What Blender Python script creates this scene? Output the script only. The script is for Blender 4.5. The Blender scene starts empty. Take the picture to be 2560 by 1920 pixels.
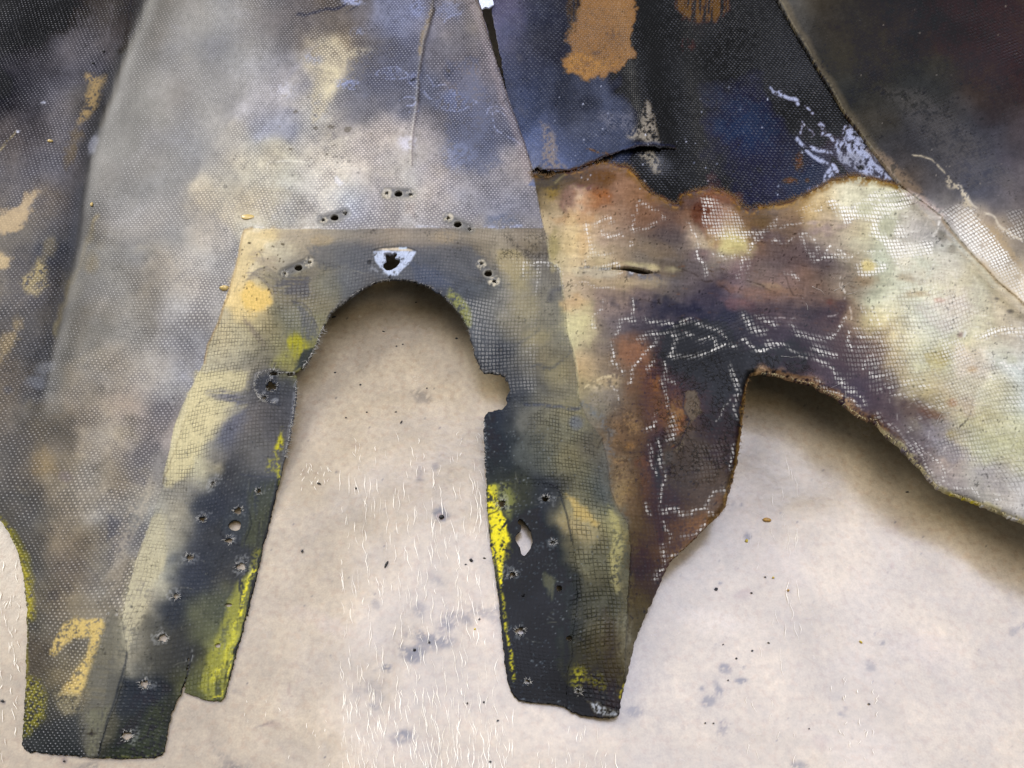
import bpy, math, random
import numpy as np
from mathutils import Vector, Matrix
R = random.Random(7)
sc = bpy.context.scene
COL = sc.collection

# ------------------------------------------------------------------ camera, world, lamps, exposure
TILT = math.radians(34.0)
DIST = 0.34
CAM = np.array([0.0, -DIST*math.sin(TILT), DIST*math.cos(TILT)])
FWD = np.array([0.0, math.sin(TILT), -math.cos(TILT)])
UPV = np.array([0.0, math.cos(TILT), math.sin(TILT)])
LENS, SENS = 28.0, 36.0
FPX = 2212*LENS/SENS
cd = bpy.data.cameras.new("camera"); cam = bpy.data.objects.new("camera", cd); COL.objects.link(cam)
cd.lens = LENS; cd.sensor_width = SENS; cd.clip_start = 0.01; cd.clip_end = 60
cam.location = CAM; cam.rotation_euler = (TILT, 0, 0); sc.camera = cam

def ray(x, y):
    tx = (np.asarray(x, float)-1106)/FPX; ty = (829.5-np.asarray(y, float))/FPX
    return tx, FWD[1]+ty*UPV[1], FWD[2]+ty*UPV[2]
def place(x, y, z):
    """point of the view ray through (x, y) at height z above the bench paper"""
    dx, dy, dz = ray(x, y)
    t = (np.asarray(z)-CAM[2])/dz
    return np.stack([CAM[0]+t*dx, CAM[1]+t*dy, CAM[2]+t*dz], -1)
def mirror(x, y, zp):
    p = place(x, y, 0.0); dx, dy, dz = ray(x, y)
    t = zp/(-dz)
    return np.array([p[0]+t*dx, p[1]+t*dy, zp])

w = bpy.data.worlds.new("World"); sc.world = w; w.use_nodes = True
bg = w.node_tree.nodes["Background"]; bg.inputs[0].default_value = (0.93, 0.95, 1.0, 1); bg.inputs[1].default_value = 0.235

def area(name, loc, target, sx, sy, power, col):
    l = bpy.data.lights.new(name, 'AREA'); l.shape = 'RECTANGLE'; l.size = sx; l.size_y = sy
    l.energy = power; l.color = col
    o = bpy.data.objects.new(name, l); COL.objects.link(o); o.location = loc
    d = Vector(target)-Vector(loc)
    o.rotation_euler = d.to_track_quat('-Z', 'Y').to_euler()
    return o
ZL = 1.7
def roof(name, xl, xr, yt, yb, rad, col):
    """rectangle in the workshop roof whose mirror image in the film falls on that stretch of the paper"""
    l = mirror(xl, (yt+yb)/2, ZL); r = mirror(xr, (yt+yb)/2, ZL); t = mirror(xl, yt, ZL); b = mirror(xl, yb, ZL)
    w_, h_ = r[0]-l[0], abs(t[1]-b[1]); c = ((l[0]+r[0])/2, (t[1]+b[1])/2, ZL)
    area(name, c, (c[0], c[1], 0), w_, h_, rad*math.pi*w_*h_, col)
roof("roof_window", 742, 2500, 1010, 1950, 5.6, (0.74, 0.78, 1.0))
roof("roof_window_left", -500, 712, 1120, 1950, 1.7, (0.78, 0.80, 1.0))
area("tall_window", (-2.1, 1.75, 1.9), (0, 0.05, 0), 1.7, 1.7, 98, (1.0, 0.96, 0.90))
area("workshop_lamp", (0.7, -0.7, 2.0), (0, 0, 0), 1.0, 0.6, 9, (1.0, 0.86, 0.66))
vs = sc.view_settings
vs.view_transform = 'Standard'; vs.look = 'None'; vs.exposure = 0.0; vs.gamma = 1.0
sc.cycles.max_bounces = 6

# ------------------------------------------------------------------ tracing helpers
OX = [0.0, 553.0, 1071.4, 1607.2]; OY = [0.0, 401.8, 803.6, 1205.4]
K = 0.27338
def Z(r, c, *p):
    """points read off tile row r, column c -> plan coordinates"""
    p = list(p)
    return [(OX[c-1]+K*p[i], OY[r-1]+K*p[i+1]) for i in range(0, len(p), 2)]

CS = 1.5
X0, X1, Y0, Y1 = -60.0, 2272.0, -60.0, 1719.0
CW, CH = int((X1-X0)/CS), int((Y1-Y0)/CS)
gx = X0+CS*np.arange(CW, dtype=np.float32); gy = Y0+CS*np.arange(CH, dtype=np.float32)
rng = np.random.default_rng(11)
def fnoise(sx, sy=None, ang=0.0, seed=0):
    """band-limited noise, unit variance; sizes in plan units"""
    sy = sy or sx
    n = np.random.default_rng(seed).standard_normal((CH, CW)).astype(np.float32)
    fy = np.fft.fftfreq(CH)[:, None]; fx = np.fft.rfftfreq(CW)[None, :]
    c, s = math.cos(ang), math.sin(ang)
    u = fx*c+fy*s; v = -fx*s+fy*c
    f = np.exp(-2*(math.pi**2)*((u*sx/CS)**2+(v*sy/CS)**2))
    r = np.fft.irfft2(np.fft.rfft2(n)*f, s=(CH, CW)).astype(np.float32)
    return r/(r.std()+1e-9)
N1, N2, N3, N4, N5 = fnoise(1.3, seed=1), fnoise(3.5, seed=2), fnoise(9, seed=3), fnoise(24, seed=4), fnoise(60, seed=5)
N2b, N3b, N4b = fnoise(3.5, seed=12), fnoise(9, seed=13), fnoise(24, seed=14)
NH = fnoise(14, 1.6, 0.05, seed=21); NV = fnoise(1.6, 16, 0.05, seed=22)
EDGE = 0.55*N2+0.6*N3+0.35*N1

def fold(v, a, b):
    v = np.asarray(v, float); v = a+np.abs(v-a); return np.abs(b-np.abs(b-v))      # past the traced area the staining carries on, folded back
def sample(img, x, y):
    x = np.clip(fold(x, X0+4, X1-4), X0, X1); y = np.clip(fold(y, Y0+4, Y1-4), Y0, Y1)
    fx = np.clip((x-X0)/CS, 0, CW-1.001); fy = np.clip((y-Y0)/CS, 0, CH-1.001)
    ix = fx.astype(np.int32); iy = fy.astype(np.int32); fx = (fx-ix).astype(np.float32); fy = (fy-iy).astype(np.float32)
    if img.ndim == 3: fx = fx[..., None]; fy = fy[..., None]
    return (img[iy, ix]*(1-fx)+img[iy, ix+1]*fx)*(1-fy)+(img[iy+1, ix]*(1-fx)+img[iy+1, ix+1]*fx)*fy

def segdist(X, Y, pts, closed):
    P = np.array(pts, float); n = len(P)
    best = np.full(X.shape, 1e12, np.float32)
    for i in range(n if closed else n-1):
        a = P[i]; b = P[(i+1) % n]; d = b-a; L = max(d@d, 1e-9)
        t = np.clip(((X-a[0])*d[0]+(Y-a[1])*d[1])/L, 0, 1)
        q = (X-a[0]-t*d[0])**2+(Y-a[1]-t*d[1])**2
        np.minimum(best, q, out=best)
    return np.sqrt(best)
def inside(X, Y, pts):
    P = np.array(pts, float); n = len(P); r = np.zeros(X.shape, bool)
    for i in range(n):
        x1, y1 = P[i]; x2, y2 = P[(i+1) % n]
        if y1 == y2: continue
        c = ((y1 > Y) != (y2 > Y)) & (X < (x2-x1)*(Y-y1)/(y2-y1)+x1)
        r ^= c
    return r
def sdf(X, Y, pts):
    d = segdist(X, Y, pts, True)
    return np.where(inside(X, Y, pts), -d, d)

# ------------------------------------------------------------------ the colour and relief maps of the laminate
C = np.zeros((CH, CW, 3), np.float32)
LAY = {k: np.zeros((CH, CW), np.float32) for k in ('weave', 'white', 'dark', 'cross', 'rough', 'crack', 'lift')}
LAY['weave'][:] = 0.6; LAY['rough'][:] = 0.36
G = np.zeros((CH, CW, 3), np.float32)      # the paper's own stains

def win(pts, m):
    P = np.array(pts, float)
    x0 = max(int((P[:, 0].min()-m-X0)/CS), 0); x1 = min(int((P[:, 0].max()+m-X0)/CS)+2, CW)
    y0 = max(int((P[:, 1].min()-m-Y0)/CS), 0); y1 = min(int((P[:, 1].max()+m-Y0)/CS)+2, CH)
    if x1 <= x0 or y1 <= y0: return None
    X, Y = np.meshgrid(gx[x0:x1], gy[y0:y1])
    return slice(y0, y1), slice(x0, x1), X, Y
def desat(col, k):
    c = np.asarray(col, np.float32); m = c.mean(-1, keepdims=True); mx = c.max(-1, keepdims=True); sat = (mx-c.min(-1, keepdims=True))/np.maximum(mx, 1)
    return c+(m-c)*k*np.clip((.95-sat)/.35, 0, 1)
def put(sl, a, col, layer):
    if layer in 'CG' : col = desat(col, .20)
    if layer == 'C': C[sl] += (np.array(col, np.float32)-C[sl])*a[..., None]
    elif layer == 'G': G[sl] += (np.array(col, np.float32)-G[sl])*a[..., None]
    else: LAY[layer][sl] += (col-LAY[layer][sl])*a
def brk(sl, amount, tex):
    n = {'f': N1+0.8*N2, 'm': N2b+N3b*0.7, 'h': NH+0.4*N1, 'v': NV+0.4*N1, 's': 1.6*N1}[tex][sl]
    return np.clip(0.5+0.8*(n+1.3-2.6*amount), 0, 1)
def poly(pts, col, a=1.0, soft=4, warp=3, br=0, tex='f', layer='C'):
    v = win(pts, soft*2+warp*3+2)
    if v is None: return
    sy, sx, X, Y = v; sl = (sy, sx)
    d = sdf(X, Y, pts)+warp*EDGE[sl]
    al = np.clip(0.5-d/(2*soft), 0, 1); al = al*al*(3-2*al)*a
    if br: al = al*brk(sl, br, tex)
    put(sl, al, col, layer)
def blob(x, y, rx, ry, col, a=1.0, ang=0, soft=0.5, warp=0.25, br=0, tex='f', layer='C'):
    v = win([(x, y)], max(rx, ry)*1.9)
    if v is None: return
    sy, sx, X, Y = v; sl = (sy, sx)
    c, s = math.cos(math.radians(ang)), math.sin(math.radians(ang))
    u = ((X-x)*c+(Y-y)*s)/rx; q = (-(X-x)*s+(Y-y)*c)/ry
    d = np.sqrt(u*u+q*q)+warp*(0.5*N3+0.3*N2+0.3*N4)[sl]*min(1, 14/max(4, min(rx, ry))+0.35)
    al = np.clip((1+soft-d)/(2*soft), 0, 1); al = al*al*(3-2*al)*a
    if br: al = al*brk(sl, br, tex)
    put(sl, al, col, layer)
def stroke(pts, wd, col, a=1.0, soft=1.2, warp=1.0, br=0, tex='f', layer='C'):
    v = win(pts, wd+soft*2+warp*3+2)
    if v is None: return
    sy, sx, X, Y = v; sl = (sy, sx)
    Xw = X+warp*N3b[sl]; Yw = Y+warp*N3[sl]
    d = segdist(Xw, Yw, pts, False)-wd/2
    al = np.clip(0.5-d/(2*soft), 0, 1)*a
    if br: al = al*brk(sl, br, tex)
    put(sl, al, col, layer)

# ---- outlines (plan coordinates)
OUT = ([(-420, 820), (-60, 1060)] + Z(3,1, 0,1170, 40,1220, 100,1330, 150,1450) + Z(4,1, 190,180, 215,400, 210,700, 205,1000, 180,1350, 175,1470, 188,1510, 215,1530,
  400,1550, 700,1575, 1000,1585, 1200,1575, 1270,1558, 1295,1530, 1300,1500, 1320,1380, 1350,1230, 1400,1110, 1428,1078)
 + [(399,1470),(404,1440),(409,1395),(407,1440),(403,1470),(396,1497)]
 + Z(4,1, 1500,1075, 1560,1100, 1640,1125, 1740,1128, 1775,1100, 1830,880, 1900,620, 1960,400, 2030,130) + Z(3,1, 2070,1400, 2120,1220, 2170,1000)
 + Z(3,2, 180,880, 220,700, 265,530, 290,400, 315,250, 320,100) + [(640,812),(622,811),(600,808),(588,803),(600,804),(622,807),(641,803)]
 + Z(2,2, 370,1440, 420,1370, 470,1270, 500,1190, 540,1100, 600,1000, 680,930, 760,870, 850,810, 950,760, 1050,740, 1150,740, 1280,765, 1380,800, 1470,860,
   1550,940, 1620,1030, 1670,1120, 1700,1230, 1740,1360, 1780,1450, 1800,1475, 1850,1476, 1900,1480, 1970,1500, 1972,1530, 1990,1560)
 + Z(3,2, 2005,140, 1990,185, 1975,215, 1985,245, 1975,275, 1930,295, 1830,320, 1800,360, 1800,500, 1810,650, 1820,900, 1835,1150, 1850,1330)
 + Z(4,2, 1880,50, 1920,350, 1945,600, 1970,850, 1990,980, 2020,1060, 2050,1100) + Z(4,3, 180,1122, 280,1140, 430,1150, 540,1170, 600,1215, 700,1245, 830,1262, 940,1258, 975,1240,
   990,1130, 1020,980, 1055,860, 1080,750, 1110,620, 1150,530, 1210,390, 1280,240, 1330,120)
 + Z(3,3, 1390,1480, 1500,1380, 1600,1290, 1700,1180, 1770,1120, 1815,1060, 1840,950, 1870,850, 1910,700, 1930,560, 1940,440, 1970,230, 1975,120, 2000,50)
 + Z(3,4, 50,20, 120,5, 250,20, 340,50, 430,70, 540,90, 620,150, 700,175, 750,210, 830,290, 900,340, 980,382, 1010,370, 1050,400, 1080,450, 1150,520, 1240,590,
   1330,690, 1400,760, 1460,830, 1520,905, 1600,950, 1780,1010, 1950,1080, 2100,1140, 2212,1185) + [(2640,1300), (2640,-560), (-420,-560)])
SKIN_R = Z(1,2, 1750,0, 1790,100, 1850,320, 1900,480, 1980,720, 2050,930, 2120,1130, 2180,1310, 2195,1400) + Z(2,3, 330,100, 360,260, 400,430, 420,590, 500,640, 520,800, 545,950, 560,1160, 610,1300, 640,1500) + [(1250,860)]
LEGBURN = [(1268,905),(1300,945),(1312,1000),(1318,1060),(1336,1100),(1356,1130),(1362,1180),(1360,1230),(1356,1290),(1354,1340),(1350,1400),(1350,1450),(1346,1500)]
PATCH_L = Z(2,1, 1980,335, 1925,348, 1905,400, 1870,600, 1820,780, 1760,950, 1700,1130, 1640,1250, 1610,1400) + Z(3,1, 1500,150, 1420,310, 1370,450, 1340,620, 1290,800, 1270,950, 1200,1150,
   1150,1290, 1090,1430) + Z(4,1, 1060,80, 1000,300, 960,500, 900,700, 860,900, 830,1100, 810,1300, 790,1560)
FLAP = Z(1,3, 300,1350, 330,1320, 350,1345, 400,1345, 560,1350, 650,1335, 750,1290, 850,1240, 1000,1190, 1120,1155, 1200,1148, 1300,1165, 1420,1175)
TEAR = Z(1,3, 300,1380, 420,1400, 500,1370, 640,1345, 760,1300, 830,1285, 900,1285, 1050,1320, 1100,1380, 1140,1440, 1170,1480, 1220,1530, 1350,1600, 1440,1620, 1470,1560, 1550,1510, 1700,1490, 1800,1510,
   1900,1570, 1950,1640) + Z(1,4, 30,1650, 200,1630, 350,1590, 480,1540, 620,1470, 740,1410, 800,1405, 820,1388, 950,1400, 1080,1430, 1230,1470)
PANEL_L = [(1660,-40)]+Z(1,4, 270,0, 400,230, 520,430, 650,640, 780,860, 900,1020, 1050,1220, 1230,1450)
RIDGE = [(1943,402)]+Z(2,4, 1560,230, 1750,470, 2000,740, 2212,920)+[(2640,1010)]

P_PATCH = PATCH_L[::-1] + Z(2,2, 0,335, 700,343, 1260,330, 1800,335) + [(1175,492)] + [p for p in SKIN_R if p[1] > 492] + LEGBURN + [(1343,1560),(1343,1700),(150,1700)]
P_SKIN = [(-420,-560),(1010,-560)] + [p for p in SKIN_R if p[1] < 494] + [(1176,500),(1176,560),(600,560),(570,640),(540,740),(470,900),(430,1000),(400,1100),(330,1350),(290,1700),(-420,1700)]
P_BURN = TEAR + RIDGE[1:] + [(2640,1700),(1343,1700)] + LEGBURN[::-1] + [p for p in SKIN_R if p[1] > 380][::-1]
P_BURN_W = TEAR + RIDGE[1:] + [(2640,1700),(1315,1700),(1318,1300),(1290,1100),(1240,900),(1190,700),(1150,500),(1135,400)]
P_PANEL = PANEL_L + RIDGE[1:] + [(2640,-560),(1500,-560)]
P_DARK = [(990,-560),(1640,-560)] + PANEL_L + [(1960,420),(1880,425),(1700,470),(1600,480),(1450,470),(1350,410),(1200,410),(1140,400)] + [p for p in SKIN_R if p[1] < 400][::-1]
P_DARK_W = [(960,-560),(1760,-560),(1760,0),(2000,380),(1960,425),(1700,475),(1600,485),(1450,470),(1340,400),(1130,400)]
P_FLAP = FLAP + [(1462,318),(1440,280),(1380,240),(1270,235),(1170,235),(1080,235),(1110,300)]
P_TIP = [(1040,1045)]+Z(3,3, 200,880, 430,885, 470,900, 500,930, 530,1000, 570,1150, 600,1300, 630,1500)+Z(4,3, 640,280, 625,500, 600,650, 600,800, 560,900, 560,1300)+[(1040,1560)]
P_TONGUE = Z(4,1, 850,430, 820,600, 740,780, 690,950, 660,1120, 625,1300, 640,1450, 690,1585, 770,1570, 790,1480, 840,1330, 910,1170, 985,930, 1000,700, 960,480, 905,400)

# ---- base colours by region: soot and resin tones, with shading and sheen painted in
B_SKIN = """0 0 40 38 36;100 60 34 31 30;0 200 32 31 36;150 0 52 46 40;200 100 84 80 82;250 50 72 64 60;310 30 58 50 43;330 0 50 45 36;380 30 118 110 100;450 60 102 100 100;550 40 104 99 99;650 60 98 92 92;750 60 100 88 74;850 40 112 114 132;960 30 112 112 128;1010 30 135 118 96;1000 100 95 92 95;1020 150 126 112 106
100 150 62 58 60;170 130 92 88 92;60 250 88 83 84;0 300 96 88 85;130 230 102 98 100;230 200 70 68 66;300 150 84 80 75;260 280 66 64 62;380 200 106 102 102;450 200 98 96 100;550 150 138 133 128;580 220 164 162 166;600 190 148 146 152;700 250 190 178 150;720 130 186 170 128;690 180 196 184 152;800 120 102 97 95;850 170 90 92 106;780 220 102 100 102;900 200 95 97 110;960 250 106 101 101;1050 200 102 100 110;1030 280 88 90 106;1000 330 96 100 120
0 400 100 93 88;100 400 102 98 100;60 470 130 118 100;180 420 86 83 86;250 400 84 80 76;330 350 112 109 108;400 330 112 110 112;500 330 178 168 146;480 420 206 190 152;560 350 214 203 165;600 420 204 193 162;700 330 208 197 170;800 330 184 173 156;850 300 178 168 156;860 380 198 187 165;930 330 168 158 152;950 400 184 171 157;1050 400 132 130 136;1120 380 142 134 132;1100 450 116 116 130;1000 450 152 146 146;800 450 170 166 166;650 470 195 189 176;720 400 208 200 180
0 600 150 136 112;60 600 118 110 106;120 560 75 78 88;50 700 102 97 94;170 600 84 84 90;150 700 96 88 76;230 560 130 125 116;300 500 130 127 127;300 650 134 127 118;380 480 146 142 137;400 600 168 160 150;450 550 184 177 168;450 650 184 179 174;400 720 163 157 152;350 800 168 162 154;420 770 176 173 178
0 850 125 110 90;60 800 100 98 98;100 900 84 75 62;180 850 136 121 100;250 800 148 137 122;250 950 163 150 130;330 900 158 145 137;0 1000 96 89 80;80 1000 94 85 72;150 1050 130 116 91;220 1050 152 140 119;300 1020 132 127 126;320 1080 147 142 126;30 1100 80 78 72;80 1150 76 73 66;150 1150 126 113 91;220 1180 121 111 92;280 1150 116 113 110;250 1250 142 134 116;150 1250 102 92 79;90 1300 86 79 62;100 1420 82 74 61;170 1330 126 116 95;110 1550 60 60 54;200 1400 130 120 92;100 1600 50 52 50;150 1500 120 110 80;160 1590 50 52 55"""  # the pale band above the arch is a painted glossy highlight
B_PATCH = """560 520 206 182 132;540 580 201 179 131;550 650 226 191 110;620 520 190 170 126;650 560 136 126 110;700 530 151 136 106;750 550 110 105 95;850 520 136 121 106;800 560 86 86 90;950 530 121 109 96;1000 540 100 95 90;900 580 80 85 100;950 600 75 80 95;1050 520 131 121 101;1110 560 151 136 106;1150 530 105 95 85;1170 600 116 109 96;700 610 130 122 90;640 620 120 110 85;600 600 160 145 100;750 600 95 95 95;620 700 120 118 95;560 720 166 151 106;640 760 140 135 60;600 750 150 140 84;500 720 186 171 126;520 800 161 151 121;480 830 186 171 126;560 780 116 111 96;570 850 68 73 84;600 900 84 84 90;540 900 111 106 106;520 850 110 108 110;450 900 202 187 136;430 960 197 184 132;480 960 90 92 105;550 980 100 98 95;500 1050 64 68 78;400 1000 176 166 126;390 1060 130 128 120;370 1120 151 146 126;560 1050 64 70 78;450 1100 54 62 80;350 1180 171 163 131;400 1200 57 63 78;320 1250 166 159 131;480 1200 60 65 75;550 1130 65 70 62;300 1300 161 156 131;380 1320 52 58 70;280 1400 151 144 121;330 1400 74 77 75;400 1420 58 61 65;450 1350 88 93 70;480 1400 130 135 66;440 1460 95 100 56;220 1500 90 90 80;210 1400 110 102 85;200 1580 85 85 70;280 1500 46 53 64;330 1580 54 60 55;300 1620 40 48 50
1000 650 85 88 92;1050 650 95 98 100;1100 650 131 126 111;1180 650 126 119 99;1050 720 85 90 98;1130 720 121 116 96;1200 720 121 114 91;1080 780 58 65 78;1150 790 110 108 95;1210 800 121 113 86;1130 830 70 76 88;1200 860 116 113 96;1100 870 46 54 72;1070 930 46 53 60;1150 900 96 99 96;1250 900 121 116 86;1200 950 106 106 86;1150 980 80 85 82;1080 1000 46 53 60;1250 1000 116 111 81;1300 960 85 82 75;1100 1060 70 75 60;1170 1060 54 59 68;1250 1080 126 119 81;1290 1050 85 88 80;1150 1150 38 46 57;1200 1200 40 48 57;1270 1130 160 142 92;1280 1200 106 101 71;1330 1130 130 125 80;1340 1200 95 95 75;1150 1300 36 43 52;1220 1300 47 53 57;1290 1300 86 83 62;1330 1320 96 91 66;1150 1450 32 39 48;1250 1450 58 59 50;1300 1450 70 65 45;1200 1500 30 36 43;1300 1500 48 44 32;1350 1420 84 75 50;1330 1520 58 53 40"""
B_BURN = """1180 400 70 58 32;1200 430 95 75 40;1250 400 82 58 34;1300 380 122 81 50;1350 390 138 96 65;1250 440 168 137 96;1300 430 122 76 50;1350 450 128 92 66;1400 430 132 86 50;1190 480 168 147 102;1230 480 188 157 111;1280 500 184 147 96;1330 480 142 111 80;1400 490 100 80 65;1450 500 84 71 61;1450 460 98 68 53;1500 450 108 68 43;1540 440 152 111 86;1580 470 142 96 60;1570 520 188 178 102;1530 500 168 142 111;1620 500 108 73 48;1620 460 98 73 38;1700 480 110 85 65;1220 540 198 172 111;1190 540 141 126 80;1290 540 188 157 101;1350 530 141 116 85;1300 575 151 136 96;1400 540 104 91 71;1450 560 83 73 63;1250 600 168 142 101;1350 610 151 126 86;1430 610 110 95 75;1500 580 88 76 73;1600 570 110 85 85;1650 600 95 80 70;1230 650 172 147 96;1300 640 121 101 91;1380 640 100 82 80;1450 650 62 55 60;1550 660 56 51 62;1230 720 198 188 111;1270 720 151 131 91;1320 730 85 75 78;1400 700 73 63 66;1500 720 36 34 42;1600 720 47 47 56;1250 790 184 152 96;1300 780 116 96 66;1350 780 90 65 45;1400 760 58 43 38;1480 760 27 22 20;1560 800 35 29 27;1260 850 141 126 80;1320 840 110 95 75;1380 820 88 52 26;1420 830 104 62 32;1450 900 118 72 28;1500 850 58 43 30;1560 880 42 35 30;1590 850 53 36 20;1280 900 110 105 85;1330 920 95 75 50;1360 920 126 90 50;1400 900 68 43 23;1500 950 68 56 43;1570 980 53 40 28;1340 1000 121 95 60;1370 1000 98 66 34;1420 1000 42 28 18;1480 1000 68 58 48;1540 1050 80 65 50;1340 1060 137 113 70;1370 1080 116 85 50;1410 1080 58 38 18;1450 1100 48 36 26;1370 1150 110 90 50;1400 1150 63 43 23;1470 1150 86 56 30;1530 1110 104 70 40;1380 1220 58 46 26;1430 1200 73 50 26;1370 1300 74 61 34;1400 1250 56 42 26;1350 1380 84 75 50;1365 1440 88 80 58;1352 1500 58 53 38;1380 1350 70 60 36
1700 540 95 75 70;1750 560 85 72 72;1700 620 121 91 76;1650 650 105 80 72;1800 500 142 121 96;1780 450 168 142 86;1740 440 152 116 55;1850 450 188 183 147;1900 440 194 194 152;1930 420 198 193 152;1850 520 163 147 111;1900 530 188 188 142;1950 500 173 163 132;1850 600 152 132 96;1900 620 173 168 121;1800 600 121 101 81;1750 650 105 80 65;1650 700 57 45 52;1750 700 62 49 53;1700 760 42 35 39;1630 780 37 31 31;1680 800 52 39 39;1800 700 78 58 53;1850 680 121 96 70;1900 700 178 163 101;1830 760 73 53 53;1880 760 95 69 59;1800 820 66 50 56;1850 850 63 50 60;1900 850 73 56 58;1950 800 168 147 96;1930 900 84 63 63;1980 900 121 106 91;2000 850 194 178 111;1980 970 100 85 88;2030 960 142 132 126;2050 1030 158 147 142;2020 780 204 194 132;2000 700 214 209 163;1950 650 199 194 152;2050 650 219 214 168;2100 700 209 199 142;2100 800 219 199 163;2050 850 199 178 126;2150 850 214 209 158;2200 800 219 219 188;2120 950 194 188 132;2200 950 204 199 142;2130 1050 178 173 158;2200 1080 194 183 163;2000 480 178 163 137;2050 560 200 190 155;2020 560 198 188 152;2080 620 204 194 152;2150 680 200 185 145;2200 720 195 180 145"""
B_PANEL = """1700 0 76 71 61;1800 50 50 46 39;1800 150 48 46 39;1900 50 44 41 36;2000 30 46 40 34;2100 30 47 36 31;2200 50 52 41 36;2200 150 54 41 36;2150 200 50 41 36;1900 200 44 43 38;2000 200 46 45 40;1880 270 60 56 47;1950 330 47 49 56;1950 380 80 70 60;2000 300 47 49 53;2050 300 68 63 60;2100 300 57 56 58;2200 300 66 58 60;2100 370 70 70 80;2000 400 57 56 60;2150 420 76 74 80;2200 430 90 80 78;2050 420 57 56 57;2000 450 120 108 100;2050 480 185 172 148;2130 500 150 131 101;2190 520 111 96 76;2100 540 214 204 182;2180 580 168 147 106;2200 640 200 190 165"""
B_DARK = """1080 60 80 80 106;1060 20 90 82 100;1150 50 52 54 66;1100 150 58 61 78;1150 200 58 64 84;1180 300 72 82 114;1150 330 88 100 136;1230 230 38 41 52;1300 250 62 68 88;1300 330 62 70 94;1420 200 19 17 17;1430 50 32 30 28;1450 300 15 13 13;1400 380 24 26 33;1500 20 45 36 24;1560 30 45 36 22;1500 150 26 22 18;1600 100 26 23 20;1550 200 36 38 46;1600 250 36 46 70;1550 350 28 32 45;1650 300 36 46 70;1680 350 32 38 56;1650 400 30 36 53;1500 400 21 21 26;1700 200 25 18 18;1650 50 25 22 20;1700 100 18 14 13;1760 200 29 18 16;1800 270 31 18 16;1750 280 36 22 20;1640 170 33 40 56;1800 350 60 60 75;1740 390 36 44 64;1200 80 42 42 50"""  # blue values are sky reflection put into the colour
def basefill(data, P, s=34.0, warp=11.0):
    T = np.array([[float(q) for q in r.split()] for r in data.replace('\n', ';').split(';') if r.strip()], np.float32)
    st = 6
    XX, YY = np.meshgrid(gx[::st], gy[::st]); num = np.zeros(XX.shape+(3,), np.float32); den = np.zeros(XX.shape, np.float32)
    for x, y, r, g, b in T:
        d = (XX-x)**2+(YY-y)**2
        wt = np.exp(-d/(2*s*s))+1e-3*np.exp(-d/(2*(s*3)**2))+1e-7/(1+d/1e4)
        num += wt[..., None]*np.array([r, g, b]); den += wt
    low = desat(num/den[..., None], .34)
    XX, YY = np.meshgrid(gx, gy)
    Xs = XX+warp*(N4+0.5*N3); Ys = YY+warp*(N4b+0.5*N3b)
    fx = np.clip((Xs-X0)/CS/st, 0, low.shape[1]-1.01); fy = np.clip((Ys-Y0)/CS/st, 0, low.shape[0]-1.01)
    ix = fx.astype(int); iy = fy.astype(int); fx = (fx-ix)[..., None]; fy = (fy-iy)[..., None]
    full = (low[iy, ix]*(1-fx)+low[iy, ix+1]*fx)*(1-fy)+(low[iy+1, ix]*(1-fx)+low[iy+1, ix+1]*fx)*fy
    m = inside(XX, YY, P) if P is not None else np.ones(XX.shape, bool)
    C[m] = full[m]
    return m
M_SKIN = basefill(B_SKIN, None)
M_DARK = basefill(B_DARK, P_DARK)
M_PANEL = basefill(B_PANEL, P_PANEL, s=40)
M_BURN = basefill(B_BURN, P_BURN, s=26, warp=9)
M_PATCH = basefill(B_PATCH, P_PATCH, s=26, warp=9)
lum = C.mean(-1)
dk = np.where(M_PATCH, .80+.20*np.clip((lum-60)/90, 0, 1), 1.0)
C *= dk[..., None].astype(np.float32)
# mottling: everything is stained and hand-worn, no flat fields
mot = (1+0.022*N3+0.025*N4+0.022*N2)
mot = mot*(1+0.022*np.where(M_BURN, NH*0.5, NH*0.3))
C *= mot[..., None]
C[..., 0] *= 1+0.012*N4b; C[..., 2] *= 1-0.02*N4b
LAY['dark'][:] = 0.75
LAY['weave'][M_DARK] = 0.45; LAY['dark'][M_DARK] = 0.13; LAY['rough'][M_DARK] = 0.30
LAY['weave'][M_PANEL] = 0.10; LAY['dark'][M_PANEL] = 0.03; LAY['rough'][M_PANEL] = 0.5
LAY['weave'][M_BURN] = 0.10; LAY['dark'][M_BURN] = 0.05; LAY['rough'][M_BURN] = 0.33
LAY['weave'][M_PATCH] = 0.20; LAY['dark'][M_PATCH] = 0.12; LAY['cross'][M_PATCH] = 0.45; LAY['rough'][M_PATCH] = 0.42
LAY['rough'] += 0.04*N4

# ---- skin details
LF2 = (np.clip((760-gx)/300, 0, 1)[None, :]*np.clip((1150-gy)/400, 0, 1)[:, None])[..., None]; C[:] = np.where(M_PATCH[..., None], C, C*(1-.17*LF2))  # left skin painted darker to offset the light it catches
LFT = (np.clip((330-gx)/80, 0, 1)[None, :]*np.clip((gy-30)/60, 0, 1)[:, None]*np.clip((560-gy)/150, 0, 1)[:, None])[..., None]; C[:] = np.where(M_PATCH[..., None], C, C*(1+.22*LFT))  # painted lighter left of the fold, to offset its shading
GOLD = (205, 172, 100)
poly(Z(1,1, 700,600, 850,590, 860,640, 800,720, 780,850, 720,930, 640,980, 600,960, 640,880, 680,820, 670,740, 700,680), (172,140,82), .85, 7, 4, .25)
poly(Z(2,1, 310,40, 240,200, 150,330, 0,370, -60,300, -40,220, 100,180, 200,80), (192,165,120), .9, 8, 5)
poly(Z(2,1, 0,540, 90,560, 70,640, -40,680, -60,560), (196,170,122), .9, 8, 4)
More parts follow.
